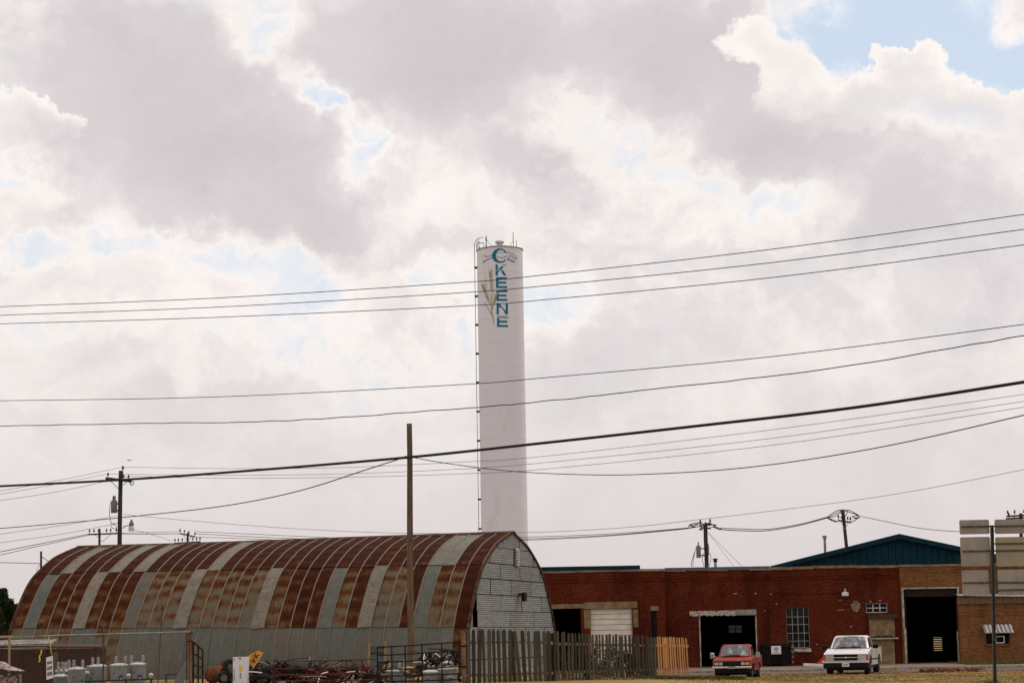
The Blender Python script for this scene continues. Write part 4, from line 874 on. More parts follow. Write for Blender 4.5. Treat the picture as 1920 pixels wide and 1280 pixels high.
wire('slack cable sagging from the timber pole down to the lower left', [(755, 858), (690, 879), (560, 920), (420, 948), (245, 968), (120, 980), (0, 990), (-120, 998)], (p1.location.x, 77), (P(0, 990, 100).x, 100), .02)
wire('slack cable sagging from the timber pole to the right edge', [(778, 858), (850, 870), (960, 883), (1080, 889), (1200, 889), (1400, 876), (1640, 840), (1920, 778), (2080, 738)], (p1.location.x, 77), (P(1920, 778, 52).x, 52), .015)
A3 = (p2.location.x, 111.8); B3 = (P(1920, 750, 80).x, 80.)
wire('upper thin grey wire running right from the street-light pole', [(231, 875), (420, 878), (640, 876), (860, 866), (1020, 855), (1450, 805), (1920, 739), (2080, 715)], A3, B3, .011, 'wiregrey')
wire('middle thin grey wire running right from the street-light pole', [(202, 888), (420, 890.5), (640, 888), (860, 879), (1020, 867), (1450, 821), (1920, 752), (2080, 728)], A3, B3, .011, 'wiregrey')
wire('lower thin grey wire running right from the street-light pole', [(241, 892), (420, 896), (640, 894.5), (860, 888), (1020, 879), (1450, 834), (1920, 763), (2080, 738)], A3, B3, .011, 'wiregrey')
A4 = (P(-80, 900, 95).x, 95.)
wire('upper thin wire rising from the left edge to the street-light pole top', [(-80, 931), (0, 920), (120, 898), (231, 875)], A4, A3, .011, 'wiregrey')
wire('middle thin wire rising from the left edge to the street-light pole', [(-80, 938), (0, 926), (100, 908), (202, 888)], A4, A3, .011, 'wiregrey')
wire('lower thin wire rising from the left edge to the street-light pole', [(-80, 949), (0, 938), (120, 919), (241, 892)], A4, A3, .011, 'wiregrey')
wire('thin service wire from the left edge to the transformer lead', [(-80, 1014), (0, 1001), (120, 984), (222, 966)], A4, A3, .011, 'wiregrey')
wire('lowest thin service wire from the left edge, ending just above the street light', [(-80, 1030), (0, 1017), (120, 1000), (222, 980)], A4, A3, .011, 'wiregrey')
wire('thin wire sagging across from the street-light pole behind the tower foot to the right edge', [(231, 964), (360, 976), (560, 991), (760, 999), (980, 998), (1150, 990), (1290, 976), (1640, 932), (1920, 880), (2060, 850)], (p2.location.x, 112.2), (P(1920, 880, 90).x, 90.), .011, 'wiregrey')
A5 = (p3.location.x, 169.8); A6 = (p4.location.x, 189.8); A7 = (p5.location.x, 149.8)
wire('dark line from the left edge up to the small crossarm pole', [(-60, 1045), (0, 1034), (60, 1022), (120, 1010), (165, 1001)], (P(-60, 1045, 140).x, 140.), A5, .028)
wire('second dark line from the left edge to the small crossarm pole', [(-60, 1051), (0, 1040), (60, 1026), (120, 1013), (168, 1002)], (P(-60, 1045, 140).x, 140.), A5, .022)
wire('dark line spanning the two small crossarm poles above the hut', [(205, 999.5), (260, 998), (338, 996)], A5, A6, .02, 'wiregrey')
wire('lower dark line spanning the two small crossarm poles above the hut', [(218, 1000), (270, 1000.5), (338, 1000)], A5, A6, .03)
wire('upper dark line from the double crossarm pole over the hut to the transformer pole', [(366, 996), (480, 1001), (640, 1008), (800, 1010), (1000, 1006), (1130, 1001), (1230, 994), (1290, 989)], A6, A7, .024, 'wiregrey')
wire('middle dark line from the double crossarm pole over the hut to the transformer pole', [(366, 1000), (480, 1006), (640, 1012), (800, 1014), (1000, 1009.5), (1130, 1003.5), (1230, 995.5), (1290, 990)], A6, A7, .024)
wire('lowest dark line from the double crossarm pole over the hut to the transformer pole', [(366, 1006), (480, 1010), (640, 1016), (800, 1017), (1000, 1011.5), (1130, 1005), (1230, 996.5), (1290, 990.5)], A6, A7, .024, 'wiregrey')
A8 = (p6.location.x, 164.8)
wire('upper dark line dipping between transformer pole and leaning pole', [(1350, 989.5), (1390, 991), (1440, 991.5), (1500, 982), (1552, 968.5)], A7, A8, .03)
wire('lower dark line dipping between transformer pole and leaning pole', [(1350, 992), (1390, 994.5), (1440, 994), (1500, 984), (1552, 970)], A7, A8, .034)
wire('dark line sagging from the leaning pole to behind the road signs', [(1612, 967), (1660, 977), (1720, 989), (1780, 995), (1850, 996), (1930, 990), (2000, 980)], A8, (P(2000, 980, 140).x, 140.), .024)
for k, (x, y) in enumerate(((1391, 1061), (1376, 1061))):
    wire(('outer' if k == 0 else 'inner') + ' thin guy wire slanting from the transformer pole to the brick roof', [(1327, 997), ((1327 + x) / 2, (997 + y) / 2), (x, y)], A7, (P(x, y, 141).x, 141.), .012, 'wiregrey', 'guy_wire', 'guy wires')
wire('dark line at far left reaching the short thin pole', [(-60, 1053), (0, 1054), (76, 1056)], (P(-60, 1054, 120).x, 120.), (p8.location.x, 130), .022, 'wiregrey')
wire('thin line drooping behind the lamp towards the double crossarm pole', [(250, 993), (280, 1000), (320, 1013)], (p2.location.x, 112.), (P(322, 1013, 186).x, 186.), .014, 'wiregrey')
# tiny bird
bp_ = P(242, 863, 110); mb = MB(); mb.add([(-.16, 0, .05), (0, -.05, 0), (.16, 0, .06), (0, .06, -.02), (0, 0, .03)], [(0, 1, 4), (1, 2, 4), (2, 3, 4), (3, 0, 4), (0, 3, 1), (1, 3, 2)])
bo_ = mb.build('bird', M['ink'], loc=bp_); tag(bo_, 'tiny dark bird flying above the street-light pole', 'bird')

# ================================================================ ROAD SIGNS
YS = 44.0
sp = P(1858, 984, YS); spb = P(1862.5, 1280, YS)
sg = thing('road_sign', 'road sign assembly seen from behind, six grey plates on one steel post', 'road sign', (spb.x, YS, gz(spb.x, YS)))
ox = Vector(sg.location); lean = (sp.x - spb.x) / (sp.z - spb.z) * (sp.z - ox.z)
mb = MB(); h = sp.z - ox.z; s_ = .033
for (x0, x1, y0, y1) in ((-s_, -s_ + .012, -.03, .03), (s_ - .012, s_, -.03, .03), (-s_ + .012, s_ - .012, .018, .03)):
    mb.add([(x0, y0, -.4), (x1, y0, -.4), (x1, y1, -.4), (x0, y1, -.4), (x0 + lean, y0, h), (x1 + lean, y0, h), (x1 + lean, y1, h), (x0 + lean, y1, h)], [(3, 2, 1, 0), (4, 5, 6, 7), (0, 1, 5, 4), (1, 2, 6, 5), (2, 3, 7, 6), (3, 0, 4, 7)])
mb.build('post', M['signsteel'], sg)
def rrect(x0, x1, z0, z1, r, n=5):
    pts = []
    for cx, cz, a0 in ((x1 - r, z1 - r, 0), (x0 + r, z1 - r, 90), (x0 + r, z0 + r, 180), (x1 - r, z0 + r, 270)):
        pts += [(cx + r * math.cos(R(a0 + 90 * k / n)), cz + r * math.sin(R(a0 + 90 * k / n))) for k in range(n + 1)]
    return pts
for (x0, y0, x1, y1, m) in ((1799, 974, 1855, 1001, 'signback'), (1801, 1006, 1857, 1061, 'signback'), (1804, 1068, 1854.5, 1116, 'signback'), (1865, 973, 1922, 1000, 'signback'), (1867, 1006, 1924, 1061, 'signyellow'), (1871, 1067, 1922, 1115, 'signback')):
    q = RC(x0, y0, x1, y1, YS + .06); mb = MB(); mb.prism(rrect(q[0] - ox.x, q[1] - ox.x, q[2] - ox.z, q[3] - ox.z, .035), .06, .064); mb.build('sign_plate', M[m], sg)
for (x0, y0, x1, y1) in ((1803, 987, 1926, 985), (1805, 1033, 1926, 1031), (1863, 1019, 1926, 1018), (1806, 1092, 1926, 1091), (1864, 1106, 1926, 1104.5)):
    a, b = P(x0, y0, YS + .045) - ox, P(x1, y1, YS + .045) - ox; mb = MB(); mb.bar(a, b, .022, .032); br = mb.build('bracket_bar', M['signsteel'], sg)
    bo2 = MB()
    for u in (.06, .2, .33, .72, .9): q = a.lerp(b, u); bo2.lathe([(.009, -.02), (.009, 0)], 6, (q.x, q.y, q.z), 'y')
    bo2.build('bolt', M['steel'], br)

# ================================================================ PICKET FENCES
FG = 'grey weathered picket fence sections'
def picket_mesh(wd, ht, th, top):
    mb = MB(); n = 6; pts = [(-wd / 2, 0), (wd / 2, 0), (wd / 2, ht - top)]
    pts += [(wd / 2 * math.cos(math.pi * k / n), ht - top + top * math.sin(math.pi * k / n)) for k in range(1, n)] + [(-wd / 2, ht - top)]
    mb.prism(pts, -th / 2, th / 2); return mb
def fence(label, xa, Da, xb, Db, n, ya, yb, pw, m, railpx, seed, group=None, lean=(), skip=(), wid=None, postx=(), jit=.03):
    rr = random.Random(seed); ta, tb = P(xa, ya, Da), P(xb, yb, Db); ga, gb = gz(ta.x, Da), gz(tb.x, Db)
    d = Vector((tb.x - ta.x, tb.y - ta.y, 0)); L = d.length; rz = math.atan2(d.y, d.x)
    o = thing('picket_fence', label, 'fence', (ta.x, ta.y, ga), rz, group)
    base = picket_mesh(1, 1, .022, .06).build('picket', m, o); me = base.data; first = True
    for i in range(n):
        if i in skip: continue
        u = (i + .5) / n; topz = ta.z + (tb.z - ta.z) * u + rr.uniform(-jit, jit); g = ga + (gb - ga) * u
        k = base if first else inst(me, 'picket', o, (0, 0, 0)); first = False
        k.location = (u * L + rr.uniform(-.006, .006), rr.uniform(-.008, .008), g - ga - .02); k.scale = (pw * rr.uniform(.78, 1.15), 1, topz - g)
        k.rotation_euler = (rr.uniform(-.01, .01), dict(lean).get(i, rr.gauss(0, .016)), rr.uniform(-.08, .08))
    for (y0, y1) in railpx:
        a, b = P(xa, y0, Da), P(xb, y1, Db); mb = MB(); mb.bar((-.02, .05, a.z - ga), (L + .02, .05, b.z - ga), .04, .085); mb.build('rail', M['rail'] if m != M['picket_new'] else M['picket_new'], o)
    for u in postx:
        mb = MB(); zt = (ta.z + (tb.z - ta.z) * u) - ga - .06; mb.bb(u * L - .05, u * L + .05, .075, .175, -.3, zt); mb.build('post', M['picket_old'] if m != M['picket_new'] else m, o)
    return o
fence('wide grey picket fence section nearest the rusty gate post, some pickets leaning', 873, 67., 1035, 68.4, 17, 1177, 1180.5, .116, M['picket_old'], [(1203, 1203.5), (1266, 1261)], 3, FG, lean=((9, -.07), (10, -.11), (11, -.05), (2, .03)), postx=(.03, .97), jit=.02)
fence('narrow grey picket fence section in the middle, before the white garage door', 1036, 68.6, 1231, 73., 31, 1182, 1191.5, .10, M['picket_old'], [(1206, 1209.5), (1260.5, 1254)], 5, FG, lean=((7, .02), (20, -.03)), postx=(.02, .34, .67, .98))
fence('short section of new orange cedar pickets at the end of the grey fence', 1231.5, 73.1, 1291, 74.6, 13, 1191, 1193.5, .064, M['picket_new'], [(1209, 1210.5), (1253.5, 1252.5)], 8, lean=tuple((i, -.02 - .003 * i) for i in range(13)), postx=(.36,), jit=.012)

# ================================================================ CHAIN LINK AND LEFT YARD
YC = 60.
ca, cb = P(90, 1191, YC), P(357, 1184, YC); g0 = gz(ca.x, YC)
cl = thing('chain_link_fence', 'chain-link fence panel with pipe top rail before the transformers', 'fence', (ca.x, YC, g0))
def L_(p): return Vector(p) - Vector(cl.location)
mb = MB(); mb.tube([L_(ca), L_(cb)], .021, 8); mb.build('top_rail', M['steel'], cl, smooth=True)
mb = MB(); q = P(194, 1186, YC); mb.tube([L_((q.x, YC, q.z)), L_((q.x, YC, g0 - .2))], .02, 8); mb.build('line_post', M['signsteel'], cl, smooth=True)
def mesh_part(parent, xa, xb, zb, za, zt, y, name='wire_mesh', w_=.003, p=.062):
    mb = MB(); W_ = xb - xa; H_ = max(za, zt) - zb; n = int((W_ + H_) / p) + 1
    def top(x): return za + (zt - za) * (x - xa) / W_
    for s in (1, -1):
        for k in range(n):
            u0 = -H_ + k * p                   # diagonal x = xa + u0 + t (or mirrored)
            t0, t1 = max(0, -u0), min(H_, W_ - u0)
            if t1 <= t0: continue
            def pt(t): x = u0 + t; return (xa + x if s > 0 else xb - x), zb + t
            (x0, z0), (x1, z1) = pt(t0), pt(t1)
            if z1 > top(x1): 
                f = max(0, (top(x1) - z0) / (z1 - z0)); x1, z1 = x0 + (x1 - x0) * f, z0 + (z1 - z0) * f
            e = .004 * s; mb.add([(x0 - w_, y + e, z0), (x0 + w_, y + e, z0), (x1 + w_, y + e, z1), (x1 - w_, y + e, z1), (x0, y + e - .005, z0), (x1, y + e - .005, z1)], [(3, 2, 1, 0), (0, 4, 5, 3), (1, 2, 5, 4)])
    return mb.build(name, M['chain'], parent, kind='stuff')
mesh_part(cl, 0, L_(cb).x, .02, L_(ca).z, L_(cb).z, 0.)
ca2, cb2 = P(-120, 1199, YC - 1.5), P(90, 1191, YC - .05)
cl2 = thing('chain_link_fence', 'chain-link fence panel at the left edge before the red shed', 'fence', (ca2.x, YC, g0))
def L2(p): return Vector(p) - Vector(cl2.location)
mb = MB(); mb.tube([L2(ca2 + Vector((0, 1.5, 0))), L2(cb2)], .012, 8); mb.build('top_wire', M['steel'], cl2, smooth=True)
mesh_part(cl2, 0, L2(cb2).x - .03, .02, L2(ca2).z + .05, L2(cb2).z + .06, 0., p=.07)
mb = MB(); a, b = L2(P(-120, 1218, YC)), L2(P(88, 1213, YC)); mb.tube([a, b], .012, 6); mb.build('tension_wire', M['steel'], cl2, smooth=True)
ycap = thing('gate_rail', 'ochre pipe rail behind the chain-link at the far left edge', 'rail', P(-20, 1196, 64)); mb = MB(); mb.tube([(-1.5, 0, .02), (.68, 0, .04)], .035, 8); mb.tube([(.6, 0, .04), (.6, 0, -1.7)], .035, 8); mb.build('pipe', M['can_tan'], ycap, smooth=True)
# corner post and swung gate
gp = P(357, 1182, YC + .1); o = thing('fence_post', 'thick rusty corner post at the end of the chain-link fence', 'post', (gp.x, gp.y, gz(gp.x, YC)))
mb = MB(); h = gp.z - gz(gp.x, YC); mb.lathe([(.062, -.2), (.062, h), (.068, h + .005), (.05, h + .04), (0, h + .05)], 14); mb.build('shaft', M['rustpipe'], o, smooth=True)
mb = MB(); mb.bb(-.11, .075, -.075, .075, h - .06, h - .035); mb.bb(-.11, .07, -.07, .07, h - .30, h - .27); mb.tube([(-.10, 0, h - .04), (-.10, 0, -.1)], .014, 6); mb.build('hinge_band', M['blacksteel'], o)
g2 = thing('yard_gate', 'dark steel barred gate swung back beside the rusty corner post', 'gate', (gp.x + .1, gp.y, gz(gp.x, YC)))
q0, q1 = P(362.5, 1203, YC + .1), P(380, 1218, YC + 1.9)
mb = MB(); o0 = Vector(g2.location)
for u in (0., .52, 1.): 
    x = q0.x + (q1.x - q0.x) * u - o0.x; y = (q1.y - q0.y) * u; z = q0.z + (q1.z - q0.z) * u * 1.0 - o0.z; mb.bar((x, y, .1), (x, y, z), .045)
for k in range(5):
    f = 1 - k * .24; mb.bar((q0.x - o0.x, 0, .12 + (q0.z - o0.z - .12) * f), (q1.x - o0.x, q1.y - q0.y, .12 + (q1.z - o0.z - .12) * f), .04)
mb.build('gate_frame', M['blacksteel'], g2)
# red rod
a, b = P(304, 1137, 63), P(294.5, 1290, 63); o = thing('steel_rod', 'thin reddish steel rod standing upright before the hut', 'rod', (b.x, 63, b.z)); d = a - b
mb = MB(); mb.tube([(0, 0, -.3), d], .016, 6); mb.build('rod', M['redsteel'], o); mb = MB(); mb.lathe([(.0, -.1), (.03, -.06), (.03, .02), (0, .06)], 8, d); mb.build('tip', M['redsteel'], o)
# notice on the fence and yellow strap
q = RC(87.5, 1229, 100, 1272, YC - .1); c = ((q[0] + q[1]) / 2, YC - .1, q[2])
nt = thing('notice_board', 'narrow white notice with grey printed blocks hung on the chain-link fence', 'notice', c); nt.rotation_euler.y = -.03
wdt, h = q[1] - q[0], q[3] - q[2]; mb = MB(); mb.prism([(-wdt / 2, -.02), (wdt / 2, .03), (wdt / 2, h + .03), (-wdt / 2, h - .02)], -.006, .006); mb.build('board', M['white'], nt)
for z0, z1 in ((.10, .23), (.30, .42), (.50, .60)):
    mb = MB(); mb.prism([(-wdt / 2 + .02, h * z0 * 1.25), (wdt / 2 - .02, h * z0 * 1.25 + .03), (wdt / 2 - .02, h * z1 * 1.25 + .03), (-wdt / 2 + .02, h * z1 * 1.25)], -.0085, -.0065); mb.build('print', M['greyink'], nt)
mb = MB(); mb.prism([(-wdt / 2, h - .04), (wdt / 2, h + .01), (wdt / 2, h + .03), (-wdt / 2, h - .02)], -.0085, -.0065); mb.build('edge', M['ink'], nt)
for lab, pts in (('yellow strap knotted on the chain-link fence left of the notice', [(78, 1217), (77, 1224), (74, 1230), (75, 1236), (73, 1240)]), ('thin yellowish rope hanging from the chain-link top above the notice', [(91, 1192), (94, 1202), (95, 1214), (97, 1227)])):
    o0 = P(*pts[0], YC - .06); mb = MB(); mb.tube([v_ - o0 for v_ in smooth_pts([P(*p_, YC - .06) for p_ in pts], 4)], .02 if 'strap' in lab else .009, 6); tag(mb.build('strap', M['yellow'], loc=o0, smooth=True), lab, 'strap')
# low red shed
q = RC(-90, 1217, 181, 1300, 70.); o = thing('red_shed', 'low dull red shed with flat overhanging roof behind the chain-link fence', 'shed', (q[0], 70., gz(q[0], 70)))
W_ = q[1] - q[0]; h = q[3] - gz(q[0], 70)
mb = MB(); mb.bb(0, W_, .02, 1.6, -.1, h); mb.build('shed_body', M['shedred'], o)
x = .0
while x < W_ - .1:
    b_ = MB(); b_.bb(x + .006, min(x + .29, W_), 0, .019, 0, h); b_.build('board', M['shedred'], o); x += .3
mb = MB(); mb.bb(W_ * .70, W_ * .70 + .16, -.02, -.002, 0, h - .08); mb.build('door_stile', M['polewood'], o)
mb = MB(); mb.add([(-.2, -.25, h + .10), (W_ + .12, -.25, h + .01), (W_ + .12, 1.8, h + .05), (-.2, 1.8, h + .14), (-.2, -.25, h + .16), (W_ + .12, -.25, h + .07), (W_ + .12, 1.8, h + .11), (-.2, 1.8, h + .20)], [(3, 2, 1, 0), (4, 5, 6, 7), (0, 1, 5, 4), (1, 2, 6, 5), (2, 3, 7, 6), (3, 0, 4, 7)]); mb.build('roof', M['redsteel'], o)
q = RC(-60, 1209.5, 92, 1213.5, 69.); mb = MB()
o = thing('roof_panel', 'pale corrugated roofing panel lying on the red shed roof', 'panel', (q[0], 69.75, q[2] + .1))
n = 26
for k in range(n):
    x = (q[1] - q[0]) * k / n; mb.add([(x, -.4, .02 * (k % 2)), (x + (q[1] - q[0]) / n, -.4, .02 * ((k + 1) % 2)), (x + (q[1] - q[0]) / n, .5, .14 + .02 * ((k + 1) % 2)), (x, .5, .14 + .02 * (k % 2))], [(0, 1, 2, 3)])
mb.build('sheet', M['coping'], o)
# cloth heap on a table
q = P(20, 1272, 62.); o = thing('work_table', 'low dark table at the left edge heaped with a patterned cloth', 'table', (q.x, 62., gz(q.x, 62)))
mb = MB(); hz = P(20, 1258, 62).z - gz(q.x, 62); mb.bb(-1.0, .38, -.3, .3, hz - .05, hz); mb.build('table_top', M['blacksteel'], o)
for sx in (-.9, .3):
    mb = MB(); mb.bb(sx, sx + .06, -.25, -.19, 0, hz - .05); mb.build('leg', M['rail'] if sx > 0 else M['blacksteel'], o)
mb = MB(); rr = random.Random(2); prof2 = [(-1.1, .02), (-.75, .16), (-.45, .30), (-.2, .27), (-.02, .16), (.2, .06), (.36, .0)]; nn = 7; vs = []
for (x, h_) in prof2:
    for k in range(nn): vs.append((x, -.28 + .56 * k / (nn - 1), hz + .005 + h_ * math.sin(math.pi * (k + .3) / (nn - .4)) ** .6 + rr.uniform(-.01, .02)))
mb.add(vs, [(i * nn + k, (i + 1) * nn + k, (i + 1) * nn + k + 1, i * nn + k + 1) for i in range(len(prof2) - 1) for k in range(nn - 1)]); cl_ = mb.build('cloth_heap', M['cloth'], smooth=True, loc=o.location); tag(cl_, 'patterned white cloth draped in a heap on the dark table', 'cloth')
mb = MB()
for k in range(60): mb.box(rr.uniform(-1.1, .2), rr.uniform(-.2, .2), rr.uniform(.30, hz - .1), .09, .09, .05, Matrix.Rotation(rr.random() * 6, 3, (rr.random(), rr.random(), 1)))
jb = mb.build('small_parts', M['cloth'], loc=o.location); tag(jb, 'jumble of small pale parts lying under the dark table', 'parts'); jb['kind'] = 'stuff'
# ================================================================ TRANSFORMERS IN THE YARD
def bushing(mb, c, h, r=.055):
    pr = [(r * .9, 0), (r * .55, .02)]; n = 4
    for k in range(n):
        z = .02 + (h - .05) * k / n; s = (h - .05) / n; pr += [(r * .6, z), (r, z + s * .3), (r, z + s * .55), (r * .6, z + s * .75)]
    pr += [(r * .5, h - .03), (r * .8, h - .02), (r * .7, h), (0, h + .01)]; mb.lathe(pr, 12, c)
def yard_can(label, x0, x1, ylid, D, m, bush, lab=None, group='transformers stored in the yard', bh=.21, lidm='lid'):
    c = P((x0 + x1) / 2, ylid, D); r = (x1 - x0) / 2 * D / F; g = gz(c.x, D); h = max(.7, c.z - g - .07)
    z0 = c.z - .07 - h
    o = thing('transformer', label, 'transformer', (c.x, D, g), random.uniform(-.2, .2), group); z0 -= g
    mb = MB(); mb.lathe([(r * .90, z0), (r * .92, z0 + .02), (r * .93, z0 + .1), (r * .96, z0 + h - .03), (r * .96, z0 + h)], 28); b = mb.build('tank', M[m], o, smooth=True)
    mb = MB(); mb.lathe([(r * 1.02, z0 + h - .012), (r * 1.03, z0 + h + .025), (r * .95, z0 + h + .036), (r * .6, z0 + h + .066), (r * .2, z0 + h + .08), (0, z0 + h + .081)], 28); ld = mb.build('lid', M[lidm], o, smooth=True)
    mb = MB(); mb.lathe([(.03, 0), (.03, .05), (0, .055)], 8, (0, 0, z0 + h + .07)); mb.box(r * .9, -r * .5, z0 + h + .015, .05, .05, .03); mb.build('lid_bolt', M['steel'], ld)
    for bx, by in bush:
        mb = MB(); bushing(mb, (bx * r, by * r, z0 + h + .07), bh); mb.build('bushing', M['porcelain'], o, smooth=True)
    if lab:
        a0, zz, wl, hl = lab; mb = MB(); n = 4; vs = []
        for k in range(n + 1):
            a = a0 + (k / n - .5) * wl / r; vs += [(math.sin(a) * (r * .97 + .008), -math.cos(a) * (r * .97 + .008), z0 + h - zz), (math.sin(a) * (r * .97 + .008), -math.cos(a) * (r * .97 + .008), z0 + h - zz - hl)]
        mb.add(vs, [(2 * k + 1, 2 * k + 3, 2 * k + 2, 2 * k) for k in range(n)]); lbl = mb.build('label_plate', M['labelblue'], o)
        mb = MB(); aa = a0 + .0; mb.box(math.sin(aa) * (r * .97 + .012), -math.cos(aa) * (r * .97 + .012), z0 + h - zz - hl * .8, wl * .45, .004, hl * .14, Matrix.Rotation(aa, 3, 'Z')); mb.build('print', M['white'], lbl)
    mb = MB()                          # hanger lug and terminals on the side
    mb.box(-r * .35, -r * .95, z0 + h - .22, .035, .05, .035); mb.box(r * .25, -r * .97, z0 + h - .35, .03, .05, .03); mb.build('terminal', M['blacksteel'], o)
    return o
yard_can('low teal transformer at the left of the row, beside the notice', 100.5, 126, 1263, 65., 'can_teal', [(-.35, .3), (.4, .2)], (-.1, .22, .1, .12))
yard_can('pale transformer lid half hidden behind the low teal transformer', 104, 134, 1253, 68., 'can_teal', [(-.6, -.2), (-.15, .2), (.3, -.3), (.7, .1)])
yard_can('grey transformer with three bushings, second from the notice', 127, 160, 1249.5, 66., 'can', [(-.85, .0), (-.28, -.3), (.68, .1)], (.75, .30, .085, .14))
yard_can('grey transformer with blue label on its left, behind the thin fence post', 167, 200, 1244.5, 66.5, 'can', [(-.62, .1), (.12, -.3)], (-.75, .30, .085, .16))
yard_can('grey transformer with blue label on its right, second from the right of the row', 207, 239, 1242.5, 65.5, 'can', [(-.28, -.2), (.72, .2)], (.55, .27, .12, .16))
yard_can('grey transformer with blue label at the right end of the row', 243, 274, 1241, 65.8, 'can', [(-.75, .1), (.62, -.1)], (.22, .29, .15, .14))
yard_can('small teal transformer squeezed between the two larger middle ones', 155, 170, 1257, 68.3, 'can_teal', [(.2, 0), (.7, .1)], bh=.17)
for x, y, lab in ((283, 1262, 'mushroom-capped white insulator at the right end of the transformer row'), (241, 1263, 'mushroom-capped white insulator between the two right transformers')):
    c = P(x, y, 64.6); g = gz(c.x, 64.6); o = thing('post_insulator', lab, 'insulator', (c.x, 64.6, g)); h = c.z - g
    mb = MB(); mb.lathe([(.04, -.02), (.04, h - .2), (.055, h - .18), (.03, h - .14), (.055, h - .10), (.03, h - .06)], 12); mb.build('stem', M['porcelain'], o, smooth=True)
    mb = MB(); mb.lathe([(.05, h - .06), (.075, h - .045), (.06, h), (.02, h + .02), (0, h + .02)], 12); mb.build('cap', M['lid'], o, smooth=True)
a, b = P(160, 1277, 64.2), P(287, 1272, 64.2); o = thing('steel_rail', 'dark steel rail running in front of the stored transformers', 'rail', (a.x, 64.2, gz(a.x, 64.2)))
mb = MB(); L0 = Vector(o.location); mb.bar(a - L0, b - L0, .05, .05); mb.build('bar', M['blacksteel'], o)
for u in (.05, .6, .97):
    q = a.lerp(b, u) - L0; mb = MB(); mb.bb(q.x - .025, q.x + .025, .03, .07, -.1, q.z); mb.build('post', M['blacksteel'], o)
# yard behind the black gate: pale and tan tanks
yard_can('pale grey transformer with blue label behind the black barred gate', 724, 757, 1253, 69., 'can', [(-.62, 0), (.55, -.1)], (-.05, .29, .10, .14), bh=.18)
yard_can('plain tan tank with a single bushing behind the black barred gate', 752, 778, 1249, 70.2, 'can_tan', [(-.5, 0)], None, lidm='can_tan')
yard_can('tan transformer with white lid beside the rusty gate post, rear', 790, 824, 1238, 71., 'can_tan', [(-.6, 0), (.1, -.4), (.6, .1)], bh=.18)
yard_can('tan transformer tight against the rusty gate post', 828, 863, 1238.5, 71.3, 'can_tan', [(-.5, -.1), (.2, -.3), (.6, .2)], bh=.18)
yard_can('pale transformer with white lid behind the gate, front right', 822, 858, 1249, 68.6, 'can', [(-.6, -.2), (.5, -.2)], bh=.13)
yard_can('pale grey transformer sitting low behind the black gate bars', 792, 822, 1255, 68.2, 'can', [(-.2, -.2), (.35, -.2)], bh=.13)

# ================================================================ SCRAP YARD
def boxthing(name, label, cat, c, size, m, rot=(0, 0, 0), bev=.01):
    o = thing(name, label, cat, c); mb = MB(); mb.box(0, 0, size[2] / 2, *size); mb.build('panel', M[m], o, bevel=bev); o.rotation_euler = rot; return o
# white appliance panel
q = RC(436.5, 1231, 463, 1290, 66.5); o = thing('appliance', 'tall white appliance side with a yellow tag and black print', 'appliance', ((q[0] + q[1]) / 2, 66.8, .43)); wd_, h = q[1] - q[0], q[3] - .43
mb = MB(); mb.bb(-wd_ / 2, wd_ / 2, -.3, .3, 0, h); mb.build('casing', M['white'], o, bevel=.008)
mb = MB(); mb.bb(-.03, .08, -.304, -.301, h - .30 - .13, h - .30); mb.build('yellow_tag', M['yellow'], o)
mb = MB()
for k in range(7): mb.bb(-wd_ / 2 + .03, -wd_ / 2 + .055, -.304, -.301, h - .38 - k * .055, h - .345 - k * .055)
for k in range(3): mb.bb(-wd_ / 2 + .02, -wd_ / 2 + .05, -.304, -.301, h - .06 - k * .03, h - .04 - k * .03)
mb.bb(-.04, .04, -.304, -.301, h - .045, h - .015); mb.bb(-.01, .02, -.304, -.301, h - .09, h - .06); mb.bb(-.02, .05, -.304, -.301, h - .275, h - .265)
for k in range(5): mb.bb(-.01, .05, -.304, -.301, h - .50 - k * .035, h - .485 - k * .035)
mb.build('print', M['ink'], o)
# school crossing sign, tipped
c = P(478, 1236, 67.2); o = thing('crossing_sign', 'orange-yellow school crossing sign with running figures, tipped in the scrap', 'road sign', (c.x, 67.2, c.z)); o.rotation_euler = (0, .12, 0)
def spx(x, y): q = P(x, y, 67.2); return q.x - c.x, q.z - c.z
mb = MB(); mb.prism([spx(*p_) for p_ in ((465, 1229.5), (483, 1218), (492.5, 1221.5), (478, 1252), (466, 1244))], -.004, .004); mb.build('sign_plate', M['orange'], o)
for dx, dy, s in ((473.5, 1225.5, 1.), (471.5, 1235.5, .82)):
    mb = MB()
    def fp(pp): return [spx(dx + x * s, dy + y * s) for x, y in pp]
    for pp in ([(2.2, -1.2), (3.4, -2.2), (5, -1.6), (5, 0), (3.4, .8), (2.3, .2)], [(3.5, .6), (7.5, 2.6), (8.5, 5), (5.2, 6), (3.2, 3.4)], [(6.5, 2.2), (10, .6), (12.6, 1.6), (12.2, 2.6), (9.6, 2.2), (7.5, 3.8)], [(3.4, 2.2), (-.6, 3.2), (-2, 2.2), (-2.4, 3.2), (-.6, 4.6), (3.8, 3.8)], [(6, 4.6), (10, 5.8), (9, 8.6), (7.6, 8.4), (8, 6.8), (5, 6)], [(5, 4.8), (6, 6), (3.6, 8.6), (.4, 8.2), (.4, 7.2), (3, 7.2)]):
        mb.prism(fp(pp), -.008, -.0045)
    mb.build('running_figure', M['ink'], o)
mb = MB(); mb.prism([spx(*p_) for p_ in ((465.5, 1243.5), (469, 1245.5), (474, 1250), (472.5, 1251.5), (468, 1247.5), (465.5, 1246))], -.008, -.0045); mb.build('arc_mark', M['ink'], o)
